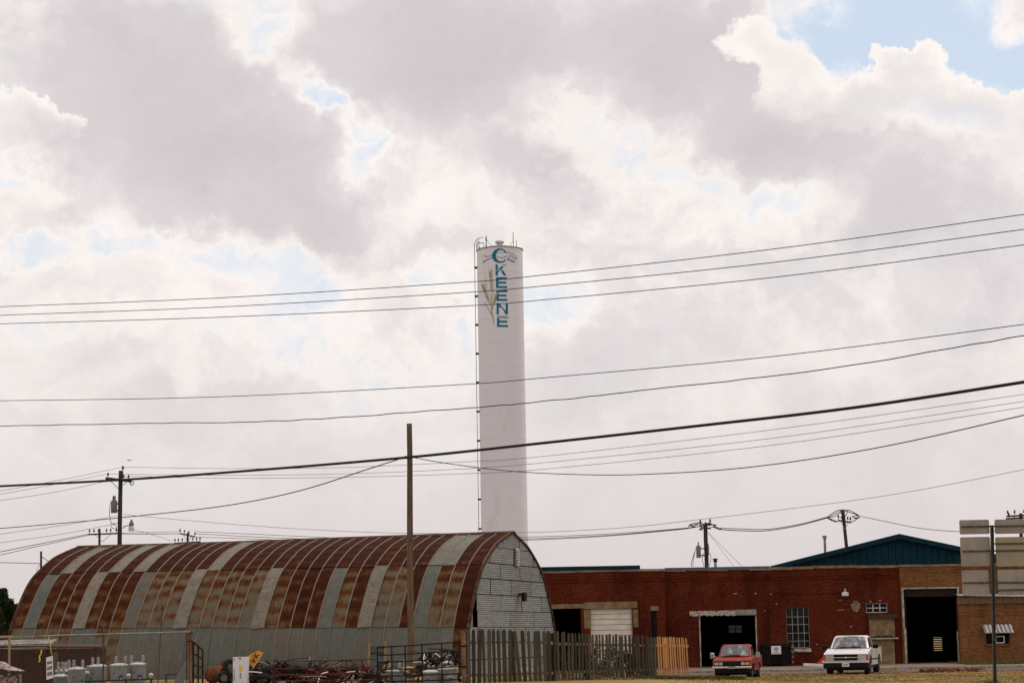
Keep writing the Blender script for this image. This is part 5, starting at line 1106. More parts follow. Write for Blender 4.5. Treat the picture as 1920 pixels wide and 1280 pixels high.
mb = MB(); mb.tube([spx(466, 1240) + () if False else (spx(470, 1250)[0], .05, spx(470, 1250)[1]), (spx(472, 1290)[0], .1, -.7)], .03, 6); mb.build('stake', M['blacksteel'], o)
# white mesh panel leaning by the corner post
pts = [P(*p_, 63.) for p_ in ((351, 1234), (356, 1262), (340, 1286), (325, 1278))]; c = pts[3]
o = thing('leaning_panel', 'pale sheet leaning behind wire mesh left of the rusty corner post', 'panel', c); mb = MB(); mb.prism([((p_ - c).x, (p_ - c).z) for p_ in pts], 0, .02); mb.build('sheet', M['can'], o)
mb = MB()
for k in range(1, 5):
    a = pts[0].lerp(pts[1], k / 5) - c; b = pts[3].lerp(pts[2], k / 5) - c; mb.bar(a + Vector((0, -.01, 0)), b + Vector((0, -.01, 0)), .012)
    a = pts[0].lerp(pts[3], k / 5) - c; b = pts[1].lerp(pts[2], k / 5) - c; mb.bar(a + Vector((0, -.01, 0)), b + Vector((0, -.01, 0)), .012)
mb.build('mesh', M['steel'], o)
mb = MB(); a, b = P(312, 1262.5, 63.4), P(333, 1259.5, 63.4); mb.bb(0, b.x - a.x, -.2, .2, -.03, .0); mb.bb(.0, .04, -.2, -.16, -.55, -.03); o = mb.build('small_table', M['blacksteel'], loc=a); tag(o, 'small dark shelf beside the leaning pale panel', 'shelf')
# barrel, tyres, tank
def barrel(label, x, y, D, r, ln, m, rz, tilt=0., cat='barrel', name='barrel'):
    c = P(x, y, D); o = thing(name, label, cat, (c.x, D, c.z)); mb = MB(); pr = [(r * .96, 0), (r, .02)]
    for k in range(1, 3): pr += [(r, ln * k / 3 - .03), (r * 1.04, ln * k / 3), (r, ln * k / 3 + .03)]
    pr += [(r, ln - .02), (r * .96, ln)]; mb.lathe(pr, 24, (0, 0, -ln / 2)); mb.build('drum', M[m], o, smooth=True)
    mb = MB(); mb.lathe([(r * 1.02, ln / 2 - .03), (r * 1.03, ln / 2), (r * .9, ln / 2 + .005)], 24); mb.build('rim', M['blacksteel'], o, smooth=True); o.rotation_euler = (R(90) + tilt, 0, rz); return o
M['rustorange'] = mat('orange_rust_drum', (.20, .075, .026), (.10, .036, .018), 4, .8, dirt=((.07, .03, .02), 5., .55, .8))
barrel('orange rusty drum lying on its side left of the white appliance', 407, 1263, 67.2, .24, .62, 'rustorange', R(62))
barrel('narrow rusty drum tilted against the scrap tyres', 422, 1252, 67.8, .13, .55, 'rustorange', R(20), .8)
M['blacktank'] = mat('black_tank_paint', (.025, .028, .027), (.045, .045, .042), 3, .45)
barrel('long black tank lying in the scrap right of the crossing sign', 546, 1251, 68., .22, 1.25, 'blacktank', R(84), cat='tank', name='tank')
barrel('short dark green tank lying beside the crossing sign', 508, 1252, 67.6, .16, .45, 'blacktank', R(70), cat='tank', name='tank')
def tyre(label, x, y, D, r, rz, rx):
    c = P(x, y, D); o = thing('tyre', label, 'tyre', (c.x, D, c.z), 0, 'scrap tyres'); mb = MB(); n, m = 24, 8; vs = []
    for i in range(n):
        for k in range(m):
            a, b = 2 * math.pi * i / n, 2 * math.pi * k / m; rr_ = r * (.78 + .22 * math.cos(b)); vs.append((rr_ * math.cos(a), .10 * math.sin(b), rr_ * math.sin(a)))
    mb.add(vs, [(i * m + k, ((i + 1) % n) * m + k, ((i + 1) % n) * m + (k + 1) % m, i * m + (k + 1) % m) for i in range(n) for k in range(m)]); mb.build('tread', M['tyre'], o, smooth=True)
    mb = MB(); mb.lathe([(r * .55, -.06), (r * .5, .02), (r * .2, .04), (0, .04)], 16, (0, 0, 0), 'y'); mb.build('wheel', M['rim'], o, smooth=True); o.rotation_euler = (rx, 0, rz)
tyre('scrap tyre with hub facing out beside the orange drum', 419, 1269, 66.4, .2, R(25), .25)
tyre('scrap tyre leaning behind the white appliance', 429, 1252, 67.6, .3, R(60), .15)
tyre('scrap tyre lying at the foot of the crossing sign', 491, 1272, 66.6, .3, R(15), 1.1)
# red tubular gate
def barred(name, label, m, D0, D1, tops, bars_y, verts, r, cat='gate'):
    (xa, ya), (xb, yb) = tops; a, b = P(xa, ya, D0), P(xb, yb, D1); g = gz(a.x, D0); o = thing(name, label, cat, (a.x, a.y, g)); L0 = Vector(o.location)
    for (y0, y1) in bars_y:
        mb = MB(); mb.tube([P(xa, y0, D0) - L0, P((xa + xb) / 2, (y0 + y1) / 2 + .6, (D0 + D1) / 2) - L0, P(xb, y1, D1) - L0], r, 7); mb.build('bar', M[m], o, smooth=True)
    for x in verts:
        u = (x - xa) / (xb - xa); yt = bars_y[0][0] + (bars_y[0][1] - bars_y[0][0]) * u; p_ = P(x, yt, D0 + (D1 - D0) * u) - L0; p_.y -= r * .6; mb = MB(); mb.tube([p_, (p_.x, p_.y, .02)], r * 1.1, 7); mb.build('upright', M[m], o, smooth=True)
    return o
barred('tubular_gate', 'long red tubular gate lying along the scrap heap', 'redsteel', 65.6, 65.0, ((512, 1239), (706, 1233)), [(1239.5, 1235), (1253, 1249), (1264, 1261.5), (1275.5, 1273)], (513, 600, 649, 679), .018)
barred('barred_gate', 'black square-barred gate panel between the scrap and the picket fence', 'blacksteel', 65., 65.2, ((707, 1213), (862, 1202.5)), [(1213, 1202.5), (1228, 1219.5), (1241, 1233.5), (1254.5, 1249), (1267, 1262), (1276.5, 1273)], (707.5, 734.5, 759.5, 791, 828, 860.5), .02)
# rusty gate post, left end of picket fence
gp = P(868.5, 1184, 65.6); o = thing('gate_post', 'rusty brown gate post at the left end of the picket fence', 'post', (gp.x, 65.6, gz(gp.x, 65.6))); h = gp.z - gz(gp.x, 65.6)
mb = MB(); mb.lathe([(.065, -.2), (.062, h), (.0, h + .02)], 12); mb.build('shaft', M['rustpipe'], o, smooth=True); mb = MB(); mb.bb(-.09, .07, -.07, .07, h - .45, h - .40); mb.bb(-.09, .07, -.07, .07, .5, .55); mb.build('hinge_band', M['blacksteel'], o)
# wooden door frame leaning on the hut
a, b = P(690, 1238, 76.5), P(724, 1204, 76.5); o = thing('door_frame', 'small weathered wooden door frame leaning on the hut side', 'door frame', (a.x, 76.5, .43)); W_ = b.x - a.x; h = b.z - .43
mb = MB(); mb.bar((0, 0, 0), (.06, .1, h - .02), .08, .05); mb.bar((W_ - .10, 0, 0), (W_ - .02, .1, h + .05), .07, .05); mb.build('jamb', M['rail'], o)
mb = MB(); mb.bb(.08, W_ - .08, .05, .12, h - .16, h - .10); mb.build('head_rail', M['polewood'], o); mb = MB(); mb.bb(.08, W_ - .06, .13, .15, 0, h - .17); mb.build('door_panel', M['can_teal'], o)
mb = MB(); mb.bb(.08, W_ - .1, .11, .128, h - .40, h - .33); mb.build('cross_rail', M['polewood2'], o)
# loose lengths of pipe, angle iron and trim
LOOSE = [('grey pipe slanting right of the crossing sign', 487, 1240, 505, 1247, 67.3, .022, 'steel'), ('white bar lying low beside the white appliance', 467, 1258.5, 491, 1260.5, 66.2, .022, 'white'), ('dark pipe lying above the red gate', 515, 1240.5, 582, 1231.5, 68.5, .018, 'polewood2'), ('short upright white trim left of the red gate middle', 581, 1231, 580, 1253, 68.4, .014, 'white'),
         ('pale strip lying before the dark tank', 563, 1267, 612, 1268, 66.1, .016, 'steel'), ('white strip lying right of the pale strip', 648, 1260, 666, 1258, 66.8, .018, 'white'), ('bent white pipe standing behind the red gate', 596, 1278, 602, 1263, 66.4, .022, 'white'), ('white pipe sloping up to the right behind the red gate', 602, 1263, 615, 1259, 66.4, .018, 'white'),
         ('dark angle iron leaning behind the red gate', 583, 1254, 614, 1238, 67.6, .02, 'blacksteel'), ('thin pale rod leaning behind the red gate', 622, 1252, 640, 1242, 67.6, .013, 'steel'), ('arched dark pipe behind the red gate', 622, 1256, 662, 1240, 68.2, .014, 'blacksteel'), ('black angle iron on top of the scrap by the gate post', 802, 1215, 858, 1219, 69.2, .025, 'polewood2'), ('white trim leaning on the scrap by the gate post', 816, 1224, 825, 1231, 68.8, .022, 'white'),
         ('short pale bar on the scrap by the gate post', 836, 1230, 846, 1227, 68.8, .016, 'steel'), ('upright white trim left of the tan transformers', 794, 1236, 796, 1224, 68.9, .018, 'white'), ('pale bar across the scrap behind the black gate', 775, 1241, 790, 1240, 69., .016, 'white'), ('yellowish bar lying above the orange drum', 393, 1252, 420, 1249, 67.9, .02, 'rail'), ('white stub poking up behind the orange drum', 415, 1243, 421, 1251, 68., .035, 'white')]
for lab, x0, y0, x1, y1, D, r, m in LOOSE:
    a, b = P(x0, y0, D), P(x1, y1, D + .2); mb = MB()
    if 'arched' in lab: mb.tube([v_ for v_ in smooth_pts([(0, 0, 0), ((b - a).x * .4, 0, (b - a).z * 1.1), b - a, ((b - a).x * 1.15, .1, (b - a).z * .2)], 5)], r, 6)
    else: mb.tube([(0, 0, 0), (b - a) * .5 + Vector((0, 0, .008)), b - a], r, 6)
    tag(mb.build('scrap_bar', M[m], loc=a, smooth=True), lab, 'scrap bar')
# uncountable small scrap filling the heap: bent strips, offcuts, plates, hose ends
def heap(label, x0, x1, ya, D0, D1, n, seed, mm, ylist=None):
    rr = random.Random(seed); mb = MB()
    for k in range(n):
        D = rr.uniform(D0, D1); x = rr.uniform(x0, x1); u = (x - x0) / (x1 - x0); yt = ylist[min(len(ylist) - 1, int(u * len(ylist)))] if ylist else ya
        y = rr.uniform(yt, 1284); c = P(x, y, D); t = rr.random()
        rot = Matrix.Rotation(rr.uniform(-.9, .9), 3, 'X') @ Matrix.Rotation(rr.uniform(-.9, .9), 3, 'Y') @ Matrix.Rotation(rr.uniform(0, 6), 3, 'Z')
        if t < .45: mb.box(c.x, c.y, c.z, rr.uniform(.2, .6), .03, rr.uniform(.015, .06), rot)
        elif t < .75: mb.box(c.x, c.y, c.z, rr.uniform(.1, .3), rr.uniform(.08, .3), rr.uniform(.01, .12), rot)
        else:
            d = rot @ Vector((rr.uniform(.15, .35), 0, 0)); e = rot @ Vector((0, .1, .12)); mb.tube(smooth_pts([c - d, c + e * .6, c + d], 4), rr.uniform(.008, .022), 5)
    o = mb.build('scrap_heap', M[mm], kind='stuff'); return tag(o, label, 'scrap')
heap('dark heap of small scrap iron between corner post and red gate', 392, 720, 1256, 67.0, 70.5, 430, 1, 'blacksteel', [1262, 1250, 1248, 1240, 1246, 1250, 1254, 1252, 1256])
heap('rust-brown scrap pieces mixed through the heap behind the red gate', 395, 790, 1254, 66.8, 70., 80, 2, 'flash', [1258, 1256, 1252, 1256, 1260, 1256, 1250, 1240, 1256])
heap('pale metal offcuts scattered through the scrap heap', 400, 862, 1258, 66.4, 69.5, 34, 3, 'steel')
heap('dark tangle of scrap iron on the transformers by the gate post', 786, 863, 1220, 69.2, 71.6, 120, 4, 'blacksteel', [1228, 1222, 1220, 1221])
heap('red painted scrap strips behind the red gate', 520, 720, 1246, 67., 69., 26, 6, 'redsteel')

# ================================================================ VEHICLES
def arch(cy, r, z0, n=9):            # points of a wheel arch, rear to front, along the sill
    return [(cy + r * math.cos(math.pi * k / n), z0 + max(0, r * math.sin(math.pi * k / n))) for k in range(n + 1)]
def wheel(o, x, y, r, wd_):
    s = 1 if x > 0 else -1
    mb = MB(); mb.lathe([(r * .6, -wd_ / 2), (r * .92, -wd_ / 2), (r, -wd_ / 2 + .03), (r, wd_ / 2 - .03), (r * .92, wd_ / 2), (r * .6, wd_ / 2)], 28, (x, y, r), 'x'); t = mb.build('wheel', M['tyre'], o, smooth=True)
    mb = MB(); mb.lathe([(r * .6, s * wd_ * .40), (r * .57, s * wd_ * .30), (r * .3, s * wd_ * .36), (r * .16, s * wd_ * .52), (0, s * wd_ * .54)] if s > 0 else [(0, s * wd_ * .54), (r * .16, s * wd_ * .52), (r * .3, s * wd_ * .36), (r * .57, s * wd_ * .30), (r * .6, s * wd_ * .40)], 20, (x, y, r), 'x'); mb.build('rim', M['rim'], t, smooth=True)
def pickup(label, loc, rz, paint, W, Lf, Lr, zs, hood, belt, cab, roof, wr, fa, ra):
    """front faces -Y. hood=(z front, z cowl, y cowl); cab=(y front base, y rear base, y front top, y rear top, half-width base, half-width top)"""
    o = thing('pickup_truck', label, 'pickup truck', loc, rz)
    hf, hc, yc = hood; ar = wr + .085
    side = [(-Lf + .05, zs), (-Lf, zs + .12), (-Lf, hf - .06), (-Lf + .10, hf), (yc, hc), (cab[0] + .1, belt), (Lr - .02, belt + .02), (Lr, belt - .02), (Lr, zs)]
    z_s = zs - .10
    low = [(ra + ar + .02, zs)] + [(y, max(z, zs)) for y, z in arch(ra, ar, wr)] + [(ra - ar - .02, z_s), (fa + ar + .02, z_s)] + [(y, max(z, zs)) for y, z in arch(fa, ar, wr)]
    mb = MB(); n_ = W / 2; mb.prism(side + low, -n_, n_, 'yz'); mb.build('body', M[paint], o, smooth=True, bevel=.05, seg=3)
    mb = MB(); mb.bb(-n_ + .1, n_ - .1, -Lf + .3, Lr - .2, wr * .75, zs + .05); mb.build('chassis', M['blackplastic'], o)
    mb = MB(); mb.bb(-n_ + .07, n_ - .07, cab[1] + .12, Lr - .07, belt - .35, belt + .024); mb.build('cargo_bed', M['blackplastic'], o)
    y0, y1, y2, y3, b0, b1 = cab; zb = belt - .03
    B4 = [(-b0, y0, zb), (b0, y0, zb), (b0, y1, zb), (-b0, y1, zb)]; T4 = [(-b1, y2, roof - .05), (b1, y2, roof - .05), (b1, y3, roof - .05), (-b1, y3, roof - .05)]; C4 = [(-b1 + .09, y2 + .14, roof), (b1 - .09, y2 + .14, roof), (b1 - .09, y3 - .1, roof), (-b1 + .09, y3 - .1, roof)]
    mb = MB(); mb.add(B4 + T4 + C4, [(0, 1, 5, 4), (1, 2, 6, 5), (2, 3, 7, 6), (3, 0, 4, 7), (4, 5, 9, 8), (5, 6, 10, 9), (6, 7, 11, 10), (7, 4, 8, 11), (8, 9, 10, 11)]); cabo = mb.build('cab', M[paint], o, smooth=True, bevel=.03)
    def pane(name, q, u0, u1, v0, v1, off):     # panel on a cab face, slightly proud
        q = [Vector(k) for k in q]; nrm = (q[1] - q[0]).cross(q[3] - q[0]).normalized()
        def at(u, v): return q[0].lerp(q[1], u).lerp(q[3].lerp(q[2], u), v)
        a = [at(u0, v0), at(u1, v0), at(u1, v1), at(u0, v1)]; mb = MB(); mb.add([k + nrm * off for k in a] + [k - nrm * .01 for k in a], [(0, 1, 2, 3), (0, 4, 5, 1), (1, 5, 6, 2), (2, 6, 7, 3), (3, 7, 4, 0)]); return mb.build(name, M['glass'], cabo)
    q = [Vector(k) for k in (B4[0], B4[1], T4[1], T4[0])]; nrm = (q[1] - q[0]).cross(q[3] - q[0]).normalized(); mb = MB(); nu, nv = 12, 6; vs = []
    for j in range(nv + 1):
        for i in range(nu + 1):
            u, v = i / nu, j / nv; uu, vv = .055 + .89 * u, .08 + .85 * v
            vs.append(q[0].lerp(q[1], uu).lerp(q[3].lerp(q[2], uu), vv) + nrm * (.006 + .07 * (1 - (2 * u - 1) ** 2) + .015 * (1 - (2 * v - 1) ** 2)))
    mb.add(vs, [(j * (nu + 1) + i, j * (nu + 1) + i + 1, (j + 1) * (nu + 1) + i + 1, (j + 1) * (nu + 1) + i) for j in range(nv) for i in range(nu)])
    edge_ = [vs[i] for i in range(nu + 1)]; mb.add(edge_ + [k - nrm * .09 for k in edge_], [(i + 1, i, nu + 1 + i, nu + 2 + i) for i in range(nu)])
    top_ = [vs[nv * (nu + 1) + i] for i in range(nu + 1)]; mb.add(top_ + [k - nrm * .09 for k in top_], [(i, i + 1, nu + 2 + i, nu + 1 + i) for i in range(nu)])
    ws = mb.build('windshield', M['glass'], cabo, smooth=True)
    ym = (y0 + y1) / 2
    for sgn in (1, -1):
        q = [B4[1], B4[2], T4[2], T4[1]] if sgn > 0 else [B4[3], B4[0], T4[0], T4[3]]
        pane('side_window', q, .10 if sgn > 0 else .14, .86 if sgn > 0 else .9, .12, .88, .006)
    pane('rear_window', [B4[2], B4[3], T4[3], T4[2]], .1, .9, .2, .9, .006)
    mb = MB(); mb.bar((-b0 * .55, y0 - .0, zb + .06), (-.05, y0 + .05, zb + .10), .02, .02); mb.bar((b0 * .1, y0 - .0, zb + .06), (b0 * .6, y0 + .05, zb + .10), .02, .02); mb.build('wiper', M['blackplastic'], cabo)
    for sx in (-1, 1):
        for yy in (fa, ra): wheel(o, sx * (n_ - .14), yy, wr, .24)
    mb = MB(); mb.bar((-b0 + .3, -Lf + .25, hf + .012), (-b0 + .36, yc - .02, hc + .004), .012, .008); mb.bar((b0 - .3, -Lf + .25, hf + .012), (b0 - .36, yc - .02, hc + .004), .012, .008); mb.build('hood_seam', M['blackplastic'], o)
    mb = MB(); mb.bb(-n_ + .06, n_ - .06, yc - .05, yc + .02, hc - .02, hc + .012); mb.build('cowl', M['blackplastic'], o)
    for sx in (-1, 1):
        mb = MB(); x = sx * (n_ + .004); mb.bb(x - .012, x + .012, fa + ar + .05, ra - ar - .05, zs + .14, zs + .19); mb.build('side_moulding', M['blackplastic'], o)
        for yy in (fa, ra):           # dark arch lips
            mb = MB(); aa = [(yy + (ar + .012) * math.cos(math.pi * k / 12), wr + (ar + .012) * math.sin(math.pi * k / 12)) for k in range(13)]; aa = [(y_, max(z_, zs)) for y_, z_ in aa]
            for (ya_, za_), (yb_, zb_) in zip(aa, aa[1:]): mb.bar((x, ya_, za_), (x, yb_, zb_), .03, .03)
            mb.build('arch_lip', M['blackplastic'], o)
    # door seams
    for sx in (-1, 1):
        mb = MB(); x = sx * (n_ + .001); mb.bb(x - .003, x + .003, y0 + .12, y0 + .135, zs + .05, belt - .06); mb.bb(x - .003, x + .003, y1 - .02, y1 - .005, zs + .05, belt - .06); d = mb.build('door', M['blackplastic'], o)
        mb = MB(); mb.bb(x - .02, x + .02, y1 - .25, y1 - .08, belt - .16, belt - .12); mb.build('handle', M['blackplastic'], d)
    return o
# white full-size pickup
tc = P(1616, 1263, 93.5)
wt = pickup('white full-size pickup with black bumper parked before the brick wall', (tc.x, 93.5 + 2.2, .01), R(-16), 'truckwhite', 1.93, 2.62, 2.75, .50, (.95, 1.13, -1.30), 1.14, (-1.36, .62, -.66, .50, .86, .72), 1.70, .375, -1.72, 1.62)
def wpart(name, m, boxes, parent=None, bev=.006, label=None):
    mb = MB()
    for b in boxes: mb.bb(*b)
    return mb.build(name, M[m], parent or wt, bevel=bev, label=label)
wt.scale = (.985,) * 3
gr_ = wpart('grille', 'blackplastic', [(-.52, .52, -2.645, -2.58, .62, .88)])
wpart('grille_bar', 'chrome', [(-.90, .90, -2.665, -2.60, .735, .765), (-.90, .90, -2.66, -2.60, .885, .905), (-.90, .90, -2.66, -2.60, .59, .612)], gr_)
em = MB(); em.prism([(-.10, -.012), (-.04, -.012), (-.04, -.03), (.04, -.03), (.04, -.012), (.10, -.012), (.085, .018), (.04, .018), (.04, .034), (-.04, .034), (-.04, .018), (-.085, .018)], -2.678, -2.664); e_ = em.build('emblem', M['chrome'], gr_); e_.location.z = .75
for sx in (-1, 1):
    x0, x1 = sorted((sx * .535, sx * .88)); h_ = wpart('headlight', 'lens', [(x0, x1, -2.65, -2.58, .775, .88)]); h2 = wpart('headlight', 'lens', [(x0, x1, -2.65, -2.58, .62, .725)])
    x0, x1 = sorted((sx * .885, sx * .972)); wpart('turn_signal', 'amber', [(x0, x1, -2.64, -2.45, .62, .88)])
    mb = MB(); mb.bb(*sorted((sx * .93, sx * 1.01)), -1.02, -.98, 1.16, 1.20); mr_ = mb.build('mirror', M['blackplastic'], wt); mb = MB(); mb.bb(*sorted((sx * 1.0, sx * 1.24)), -1.04, -.90, 1.12, 1.30); mb.build('mirror_shell', M['blackplastic'], mr_, bevel=.03)
wpart('bumper', 'blackplastic', [(-.985, .985, -2.76, -2.50, .28, .52)], bev=.04); wpart('bumper_trim', 'truckwhite', [(-.97, .97, -2.72, -2.52, .525, .565)], bev=.012)
pl = wpart('number_plate', 'white', [(-.155, .155, -2.775, -2.762, .36, .52)], bev=.0); wpart('print', 'greyink', [(-.11, .11, -2.779, -2.776, .415, .465)], pl, 0)
wpart('air_dam', 'blackplastic', [(-.80, .80, -2.60, -2.50, .20, .28)])
mb = MB(); mb.prism([(-.95, 1.02), (-.86, 1.02), (-.88, .93), (-.93, .93)], .968, .972, 'yz'); mb.build('door_decal', M['amber'], wt)
# small red pickup
tc = P(1391, 1270, 86.5)
rt = pickup('small faded red pickup with chrome bumper before the open doorway', (tc.x, 86. + 1.9, -.01), R(-12.5), 'truckred', 1.60, 2.12, 2.3, .50, (.88, .97, -1.02), .99, (-1.10, .30, -.56, .22, .71, .60), 1.50, .315, -1.42, 1.22)
def rpart(name, m, boxes, parent=None, bev=.006):
    mb = MB()
    for b in boxes: mb.bb(*b)
    return mb.build(name, M[m], parent or rt, bevel=bev)
g_ = rpart('grille', 'blackplastic', [(-.76, .76, -2.145, -2.08, .62, .80)]); rpart('grille_bar', 'redsteel', [(-.40, .40, -2.155, -2.14, .70, .715)], g_)
for sx in (-1, 1):
    for u in (.46, .64):
        x0, x1 = sorted((sx * (u - .07), sx * (u + .08))); rpart('headlight', 'lens', [(x0, x1, -2.165, -2.13, .655, .765)])
    x0, x1 = sorted((sx * .735, sx * .80)); rpart('turn_signal', 'amber', [(x0, x1, -2.15, -2.0, .63, .77)])
    mb = MB(); mb.bar((sx * .78, -.85, .95), (sx * .92, -.9, 1.05), .025); s2 = mb.build('mirror', M['chrome'], rt); mb = MB(); mb.bb(*sorted((sx * .88, sx * 1.06)), -.95, -.88, .92, 1.16); mb.build('mirror_shell', M['chrome'] if sx < 0 else M['steel'], s2, bevel=.025)
rpart('bumper', 'chrome', [(-.82, .82, -2.26, -2.16, .50, .60)], bev=.03); rpart('valance', 'blackplastic', [(-.74, .74, -2.12, -2.02, .32, .50)], bev=.02)
rt.scale = (.95,) * 3; rpart('number_plate', 'steel', [(-.15, .15, -2.275, -2.262, .50, .60)], bev=0)

# ================================================================ THINGS ALONG THE BRICK WALL
q = RC(1430, 1208, 1483, 1247, YW - 1.6); o = thing('dumpster', 'black dumpster with a white notice against the red brick wall', 'dumpster', ((q[0] + q[1]) / 2, YW - 1.0, .14)); W_ = q[1] - q[0]; h = q[3] - .14
mb = MB(); mb.add([(-W_ / 2 + .05, -.6, .1), (W_ / 2 - .05, -.6, .1), (W_ / 2 - .05, .7, .1), (-W_ / 2 + .05, .7, .1), (-W_ / 2, -.75, h - .12), (W_ / 2, -.75, h - .12), (W_ / 2, .75, h), (-W_ / 2, .75, h)], [(3, 2, 1, 0), (0, 1, 5, 4), (1, 2, 6, 5), (2, 3, 7, 6), (3, 0, 4, 7), (4, 5, 6, 7)]); mb.build('bin', M['dumpster'], o, bevel=.015)
for sx in (-.28, .28):
    mb = MB(); mb.box(sx * W_ * .88, 0, h - .035, W_ * .48, 1.6, .03, Matrix.Rotation(.08, 3, 'X')); mb.build('lid', M['blackplastic'], o)
for sx in (-.5, -.17, .17, .5):
    mb = MB(); mb.bar((sx * (W_ - .15), -.63, .1), (sx * (W_ - .05), -.785, h - .14), .05); mb.build('rib', M['dumpster'], o)
for sx in (-1, 1):
    mb = MB(); mb.bb(sx * W_ / 2 - .05, sx * W_ / 2 + .05, -.3, .3, h * .5, h * .5 + .12); mb.build('lift_pocket', M['dumpster'], o); mb = MB(); mb.lathe([(.07, -.03), (.08, 0), (.07, .03)], 12, (sx * (W_ / 2 - .2), -.5, .08), 'x'); mb.build('caster', M['tyre'], o)
sq = RC(1446, 1210, 1464.5, 1225.5, YW - 1.86); ol = Vector(o.location); mb = MB(); mb.bb(sq[0] - ol.x, sq[1] - ol.x, -.86, -.85, sq[2] - ol.z, sq[3] - ol.z); nb = mb.build('notice', M['white'], o)
cx, cz = (sq[0] + sq[1]) / 2 - ol.x, sq[3] - ol.z - .17; mb = MB()
for s, yy in ((.115, -.863),): mb.prism([(cx, cz + s), (cx + s, cz), (cx, cz - s), (cx - s, cz)], yy, yy + .002)
mb.build('diamond_mark', M['ink'], nb); mb = MB(); s = .055; mb.prism([(cx, cz + s), (cx + s, cz), (cx, cz - s), (cx - s, cz)], -.866, -.864); mb.build('diamond_centre', M['white'], nb)
mb = MB()
for k, (u, zz) in enumerate(((.16, .34), (.19, .39))): mb.bb(cx - u, cx + u, -.863, -.861, sq[3] - ol.z - zz - .018, sq[3] - ol.z - zz)
mb.build('print', M['greyink'], nb)
# banded wood post by the window
q = RC(1484.5, 1209, 1488.5, 1247, YW - .4); o = thing('marker_post', 'slim timber post with pale bands between dumpster and window', 'post', (q[0], YW - .4, .13)); h = q[3] - .13
for k in range(8):
    mb = MB(); mb.bb(0, q[1] - q[0], -.05, .05, h * k / 8, h * (k + 1) / 8 - .004); mb.build('band', M['rail'] if k % 2 else M['polewood2'], o)
# red and white folded barrier
b0 = P(1507, 1250, YW - 6); o = thing('barrier', 'white plank barrier with a red slanting arm beside the white pickup', 'barrier', (b0.x, YW - 6, .14)); L0 = Vector(o.location)
a, b = P(1507, 1245, YW - 6) - L0, P(1552, 1247, YW - 6) - L0
mb = MB(); mb.bar(a, b, .5, .14); mb.build('plank', M['white'], o, bevel=.01); mb = MB(); mb.bar(a + Vector((.05, -.05, -.11)), b + Vector((0, -.05, -.11)), .5, .05); mb.build('plank', M['lintel'], o)
a, b = P(1534, 1243, YW - 6) - L0, P(1553, 1222, YW - 6) - L0; mb = MB(); mb.bar(a, b, .12, .09); mb.build('red_arm', M['redwhite'], o)
mb = MB(); mb.prism([((P(x, y, YW - 6) - L0).x, (P(x, y, YW - 6) - L0).z) for x, y in ((1536, 1244.5), (1552, 1229), (1552, 1245))], .1, .14); mb.build('white_flap', M['white'], o)
mb = MB(); mb.prism([((P(x, y, YW - 6) - L0).x, (P(x, y, YW - 6) - L0).z) for x, y in ((1533, 1245.5), (1538, 1240), (1556, 1246), (1556, 1247.5))], .02, .06); mb.build('red_foot', M['redwhite'], o)

# ================================================================ VEGETATION
def leafy(mb, c, rad, n, size, rr):
    for k in range(n):
        while True:
            v = Vector((rr.uniform(-1, 1), rr.uniform(-1, 1), rr.uniform(-1, 1)))
            if .12 < v.length < 1: break
        v = v.normalized() * (v.length ** .5)
        p_ = c + Vector((v.x * rad[0], v.y * rad[1], v.z * rad[2])); a = Vector((rr.uniform(-1, 1), rr.uniform(-1, 1), rr.uniform(-1, 1))).normalized(); b = a.cross(Vector((rr.random(), rr.random(), rr.random()))).normalized(); s = size * rr.uniform(.6, 1.3)
        mb.add([p_ - a * s, p_ + b * s * .45, p_ + a * s, p_ - b * s * .45], [(0, 1, 2, 3)])
def tree(label, x, ytop, D, hw, seed, clumps, group='dark trees beyond the hut'):
    rr = random.Random(seed); t = P(x, ytop, D); g = gz(t.x, D); H = t.z - g; w_ = hw * D / F
    o = thing('tree', label, 'tree', (t.x, D, g), 0, group); mb = MB(); mb.tube([(0, 0, -.2), (.1, 0, H * .25), (-.05, .1, H * .5), (.1, 0, H * .75)], [.28, .22, .15, .06], 9)
    for k in range(7):
        a = rr.uniform(0, 6.28); z = H * rr.uniform(.25, .6); mb.tube([(0, 0, z), (math.cos(a) * w_ * .4, math.sin(a) * w_ * .4, z + H * .12), (math.cos(a) * w_ * .75, math.sin(a) * w_ * .75, z + H * .2)], [.1, .07, .03], 6)
    mb.build('trunk', M['bark'], o, smooth=True)
    mb = MB()
    for k in range(clumps):
        a = rr.uniform(0, 6.28); u = rr.random(); z = H * (.12 + .80 * u); r = w_ * (.92 if u < .55 else .92 * math.sqrt(max(.05, 1 - ((u - .55) / .5) ** 2))) * rr.uniform(.25, 1.0)
        leafy(mb, Vector((math.cos(a) * r, math.sin(a) * r, z)), (w_ * .22, w_ * .22, H * .10), 110, .13, rr)
    mb.build('crown', M['tree_leaf'], o)
tree('dark leafy tree at the far left edge beyond the hut, the taller one', 2, 1097, 128., 36, 1, 60)
tree('lower dark bushy tree just left of the hut end', 26, 1128, 134., 26, 2, 44)
tree('dark bushy tree cut by the left edge behind the shed', -36, 1112, 118., 34, 3, 44)
